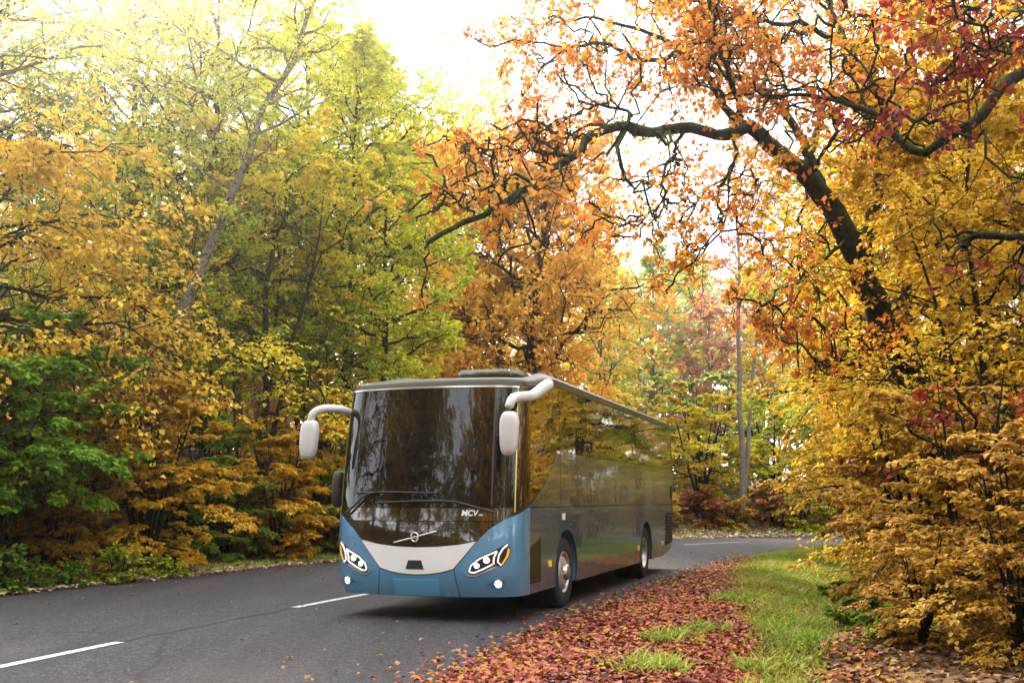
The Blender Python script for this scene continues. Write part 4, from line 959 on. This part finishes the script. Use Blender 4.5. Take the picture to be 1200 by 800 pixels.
# chassis under the floor
bm = bmesh.new(); bmesh.ops.create_cube(bm, size=1)
for v in bm.verts: v.co = Vector((v.co.x*1.9, 6.5+v.co.y*11.2, .48+v.co.z*.32))
link('chassis', bm_mesh('chassis', bm), bus, BM_shell)
# wheels
def lathe(name, prof, x0, sgn, yc, zc, mat, parent, n=40):
    V = []
    for r, x in prof:
        for j in range(n):
            a = 2*math.pi*j/n; V.append([x0+sgn*x, yc+r*math.cos(a), zc+r*math.sin(a)])
    idx = np.arange(len(prof)*n).reshape(len(prof), n)
    F = np.stack([idx[:-1], np.roll(idx[:-1], -1, 1), np.roll(idx[1:], -1, 1), idx[1:]], -1).reshape(-1, 4)
    if sgn < 0: F = F[:, ::-1]
    return link(name, np_mesh(name, V, F), parent, mat)
def wheel(sgn, yc, rear):
    wr = empty('wheel', (0, 0, 0), 0, bus); X = 1.03
    lathe('tyre', [(.30,-.02),(.40,-.03),(.50,.0),(.535,.03),(.545,.06),(.545,.25),(.535,.285),(.51,.305),(.44,.318),(.36,.312),(.325,.30),(.32,.26)], X, sgn, yc, WR, BM_rub, wr)
    for k in range(3):
        lathe('tread_groove', [(.5462,.10+k*.05),(.5462,.112+k*.05)], X, sgn, yc, WR, BM_plast, wr)
    if rear: rim = [(.325,.295),(.315,.305),(.300,.29),(.290,.20),(.275,.12),(.20,.10),(.10,.10),(0.0,.10)]; hub = [(.15,.10),(.15,.20),(.135,.225),(.06,.235),(0,.235)]
    else: rim = [(.325,.295),(.318,.31),(.300,.30),(.290,.25),(.27,.245),(.24,.285),(.205,.31),(.12,.315),(0,.315)]; hub = [(.125,.31),(.12,.36),(.10,.385),(.05,.39),(0,.39)]
    lathe('rim', rim, X, sgn, yc, WR, BM_alloy, wr)
    h = lathe('hub', hub, X, sgn, yc, WR, BM_hub, wr)
    # dark hand holes and nuts
    bm = bmesh.new(); bn = bmesh.new()
    for k in range(10):
        a = 2*math.pi*k/10+.2
        r0 = .268 if not rear else .235; xx = .262 if not rear else .118
        g_ = bmesh.ops.create_uvsphere(bm, u_segments=10, v_segments=6, radius=1)['verts']
        for v in g_: v.co = Vector((X*sgn+sgn*(xx+v.co.x*.018), yc+math.cos(a)*r0+v.co.y*.03, WR+math.sin(a)*r0+v.co.z*.03))
        r1 = .165; x1 = .312 if not rear else .10
        g_ = bmesh.ops.create_cone(bn, segments=6, radius1=.017, radius2=.014, depth=.045, cap_ends=True)['verts']
        for v in g_:
            c = v.co.copy(); v.co = Vector((X*sgn+sgn*(x1+c.z), yc+math.cos(a)*r1+c.x, WR+math.sin(a)*r1+c.y))
    link('hand_holes', bm_mesh('hand_holes', bm), wr, BM_shell)['kind'] = 'stuff'; link('wheel_nuts', bm_mesh('wheel_nuts', bn), wr, BM_steel)['kind'] = 'stuff'
for sgn in (1, -1):
    for i, yc in enumerate(WY): wheel(sgn, yc, i == 1)
# ------------------------------------------------------------------ fallen leaves, grass
def scatter_leaves(name, pts, size, leafk, seed, label, lift=.012, flat=.75, bias=0):
    rng = np.random.default_rng(seed); n = len(pts)
    T = np.stack([pts, pts+np.c_[rng.normal(0, .05, (n, 2)), np.zeros(n)]], 1); T[..., 2] += lift
    V, F, tone = leaves(T, 1, size, flat, -.05, rng, offs=0, spread=.95, bias=bias)
    o = link(name, np_mesh(name, V, F, False, tone), None, LM[leafk]); tag(o, label, None, None, 'stuff'); TRI[0] += len(F); return o
def verge_points(rng, n, s0, s1, d0, d1, side, power=1.0):
    """random points beside the road, along it from arc length s0 to s1, d0..d1 metres outside its edge"""
    s = s0+(s1-s0)*rng.random(n); d = d0+(d1-d0)*rng.random(n)**power
    cx, cy_ = np.interp(s, CS, CL[:, 0]), np.interp(s, CS, CL[:, 1]); nx, ny = np.interp(s, CS, CN[:, 0]), np.interp(s, CS, CN[:, 1])
    h = np.interp(s, CS, HL) if side > 0 else HR
    lat = side*(h+d); x = cx+nx*lat; y = cy_+ny*lat
    z = height(x, y); z = np.where(d < 0, .03, z)
    return x, y, z, d, s
def sat(y): return CS[np.abs(CL[:, 1]-y).argmin()]
rng = np.random.default_rng(61)
# red litter on the right verge, thinning out on to the asphalt and into the grass
x, y, z, d, s = verge_points(rng, 130000, sat(7), sat(33), -.9, 3.9, -1)
ny_ = wob(x, y, .9)
dens = np.where(d < 0, np.exp(d*6)*.4, np.where(d < np.interp(y, [8, 16, 24, 30], [3.1, 2.5, 1.6, 1.0])+.4*ny_, 1.0, .25+.3*np.clip(ny_, 0, 1)))*np.clip(1.25-(y-8)/26, .15, 1)
k = rng.random(len(x)) < dens
scatter_leaves('red_leaf_litter', np.c_[x, y, z][k], .062, 'litter', 62, 'red and pink fallen leaves along the right verge')
x, y, z, d, s = verge_points(rng, 26000, sat(7), sat(33), -.5, 4.2, -1)
k = rng.random(len(x)) < np.where(d < 0, np.exp(d*5)*.3, .30)
scatter_leaves('mixed_leaf_litter', np.c_[x, y, z][k], .065, 'ochre', 68, 'brown and yellow fallen leaves mixed into the red litter', lift=.02)
x, y, z, d, s = verge_points(rng, 30000, sat(6), sat(30), 2.8, 8, -1)
scatter_leaves('brown_leaf_litter', np.c_[x, y, z], .08, 'brown', 63, 'brown fallen leaves under the right shrubs')
x, y, z, d, s = verge_points(rng, 30000, sat(12), sat(38), .5, 8.5, 1, 1.2)
scatter_leaves('bank_leaf_litter', np.c_[x, y, z], .12, 'brown', 64, 'brown fallen leaves on the shaded left bank')
x, y, z, d, s = verge_points(rng, 9000, sat(8), sat(44), -.35, .55, 1)
k = rng.random(len(x)) < np.where(d < 0, np.exp(d*8), 1-.5*np.clip(d, 0, 1))
scatter_leaves('pale_leaf_litter', np.c_[x, y, z][k], .10, 'pale', 65, 'pale fallen leaves lining the left road edge', flat=.94)
x, y, z, d, s = verge_points(rng, 6000, sat(42)-2, sat(42)+40, -.4, 3.0, 1)
scatter_leaves('pale_far_litter', np.c_[x, y, z], .15, 'pale', 66, 'pale fallen leaves along the far side of the bend')
# a few leaves lying out on the asphalt
x = rng.uniform(-8, 9, 2600); y = rng.uniform(8, 40, 2600); dd, sd_, ix = road_coord(x, y); k = (dd < -.3) & (rng.random(2600) < np.exp(dd*.55)+.05)
scatter_leaves('road_leaves', np.c_[x, y, np.full(2600, .038)][k], .055, 'brown', 67, 'scattered small leaves on the asphalt', flat=.975, lift=.006, bias=.3)
def grass(name, x, y, z, h, seed, label, lean=.35, wd=.011):
    rng = np.random.default_rng(seed); n = len(x)
    a = rng.random(n)*6.28; hh = h*(.5+rng.random(n)); wv = np.stack([np.cos(a), np.sin(a), np.zeros(n)], 1)*wd
    b = np.stack([x, y, z-.01], 1); lv = np.stack([rng.normal(0, lean, n), rng.normal(0, lean, n), np.ones(n)], 1)*hh[:, None]
    mid = b+lv*.55; tip = b+lv*np.array([1.5, 1.5, .95])
    V = np.stack([b-wv, b+wv, mid+wv*.8, mid-wv*.8, tip], 1).reshape(-1, 3); base = np.arange(n)[:, None]*5
    F = np.stack([base+np.array([0, 1, 2]), base+np.array([0, 2, 3]), base+np.array([3, 2, 4])], 1).reshape(-1, 3)
    cl = .5+.35*wob(x, y, .8)+rng.normal(0, .26, n)
    o = link(name, np_mesh(name, V, F, False, np.repeat(np.clip(cl, 0, 1), 3)), None, LM['grass']); tag(o, label, None, None, 'stuff'); TRI[0] += len(F)
x, y, z, d, s = verge_points(rng, 230000, sat(7), sat(42)+3, .2, 4.6, -1)
m_ = wob(x, y, .9)
cen = np.interp(y, [8, 12, 18, 24, 30, 40], [3.0, 2.95, 2.8, 2.4, 2.0, 1.9]); wid = np.interp(y, [8, 13, 16, 20, 30], [.28, .45, .8, 1.1, 1.6])
k = rng.random(len(x)) < np.clip(1.3-np.abs(d-cen)/wid+.22*m_, 0, 1)*np.clip(y/14, .35, 1)
grass('verge_grass', x[k], y[k], z[k], .08, 71, 'short green grass strip on the right verge')
# tufts by the litter
cx_ = np.r_[rng.uniform(0, 1, 46)]; tx, ty, tz, td, ts = verge_points(rng, 46, sat(9), sat(30), 1.6, 3.2, -1)
X_ = np.repeat(tx, 110)+rng.normal(0, .13, 46*110); Y_ = np.repeat(ty, 110)+rng.normal(0, .13, 46*110)
grass('grass_tufts', X_, Y_, height(X_, Y_), .12, 72, 'green grass tufts standing in the red litter', lean=.6)
x, y, z, d, s = verge_points(rng, 26000, sat(14), sat(42), .25, 1.6, 1)
k = rng.random(len(x)) < np.clip(.9-d*.5+.8*wob(x, y, .7), 0, 1)
grass('left_verge_grass', x[k], y[k], z[k], .10, 73, 'thin grass along the left road edge')
x, y, z, d, s = verge_points(rng, 4000, sat(42), sat(42)+40, .6, 5, 1)
grass('far_verge_grass', x, y, z, .14, 74, 'grass beyond the bend', wd=.02)
# ------------------------------------------------------------------ damp autumn air
HAZE = .0010
def haze():
    bm = bmesh.new(); bmesh.ops.create_cube(bm, size=1)
    for v in bm.verts: v.co = Vector((v.co.x*300, 50+v.co.y*240, 10.5+v.co.z*27.0))
    m, nt, b = new_mat('haze_air'); nt.nodes.remove(b)
    pv = N(nt, 'ShaderNodeVolumePrincipled'); pv.inputs['Color'].default_value = (1.0, .98, .93, 1)
    pv.inputs['Density'].default_value = HAZE; pv.inputs['Anisotropy'].default_value = .93
    nt.links.new(pv.outputs[0], nt.nodes['Material Output'].inputs['Volume'])
    o = link('haze', bm_mesh('haze', bm), None, m); o['kind'] = 'stuff'
haze()
print('TRIS', TRI[0])
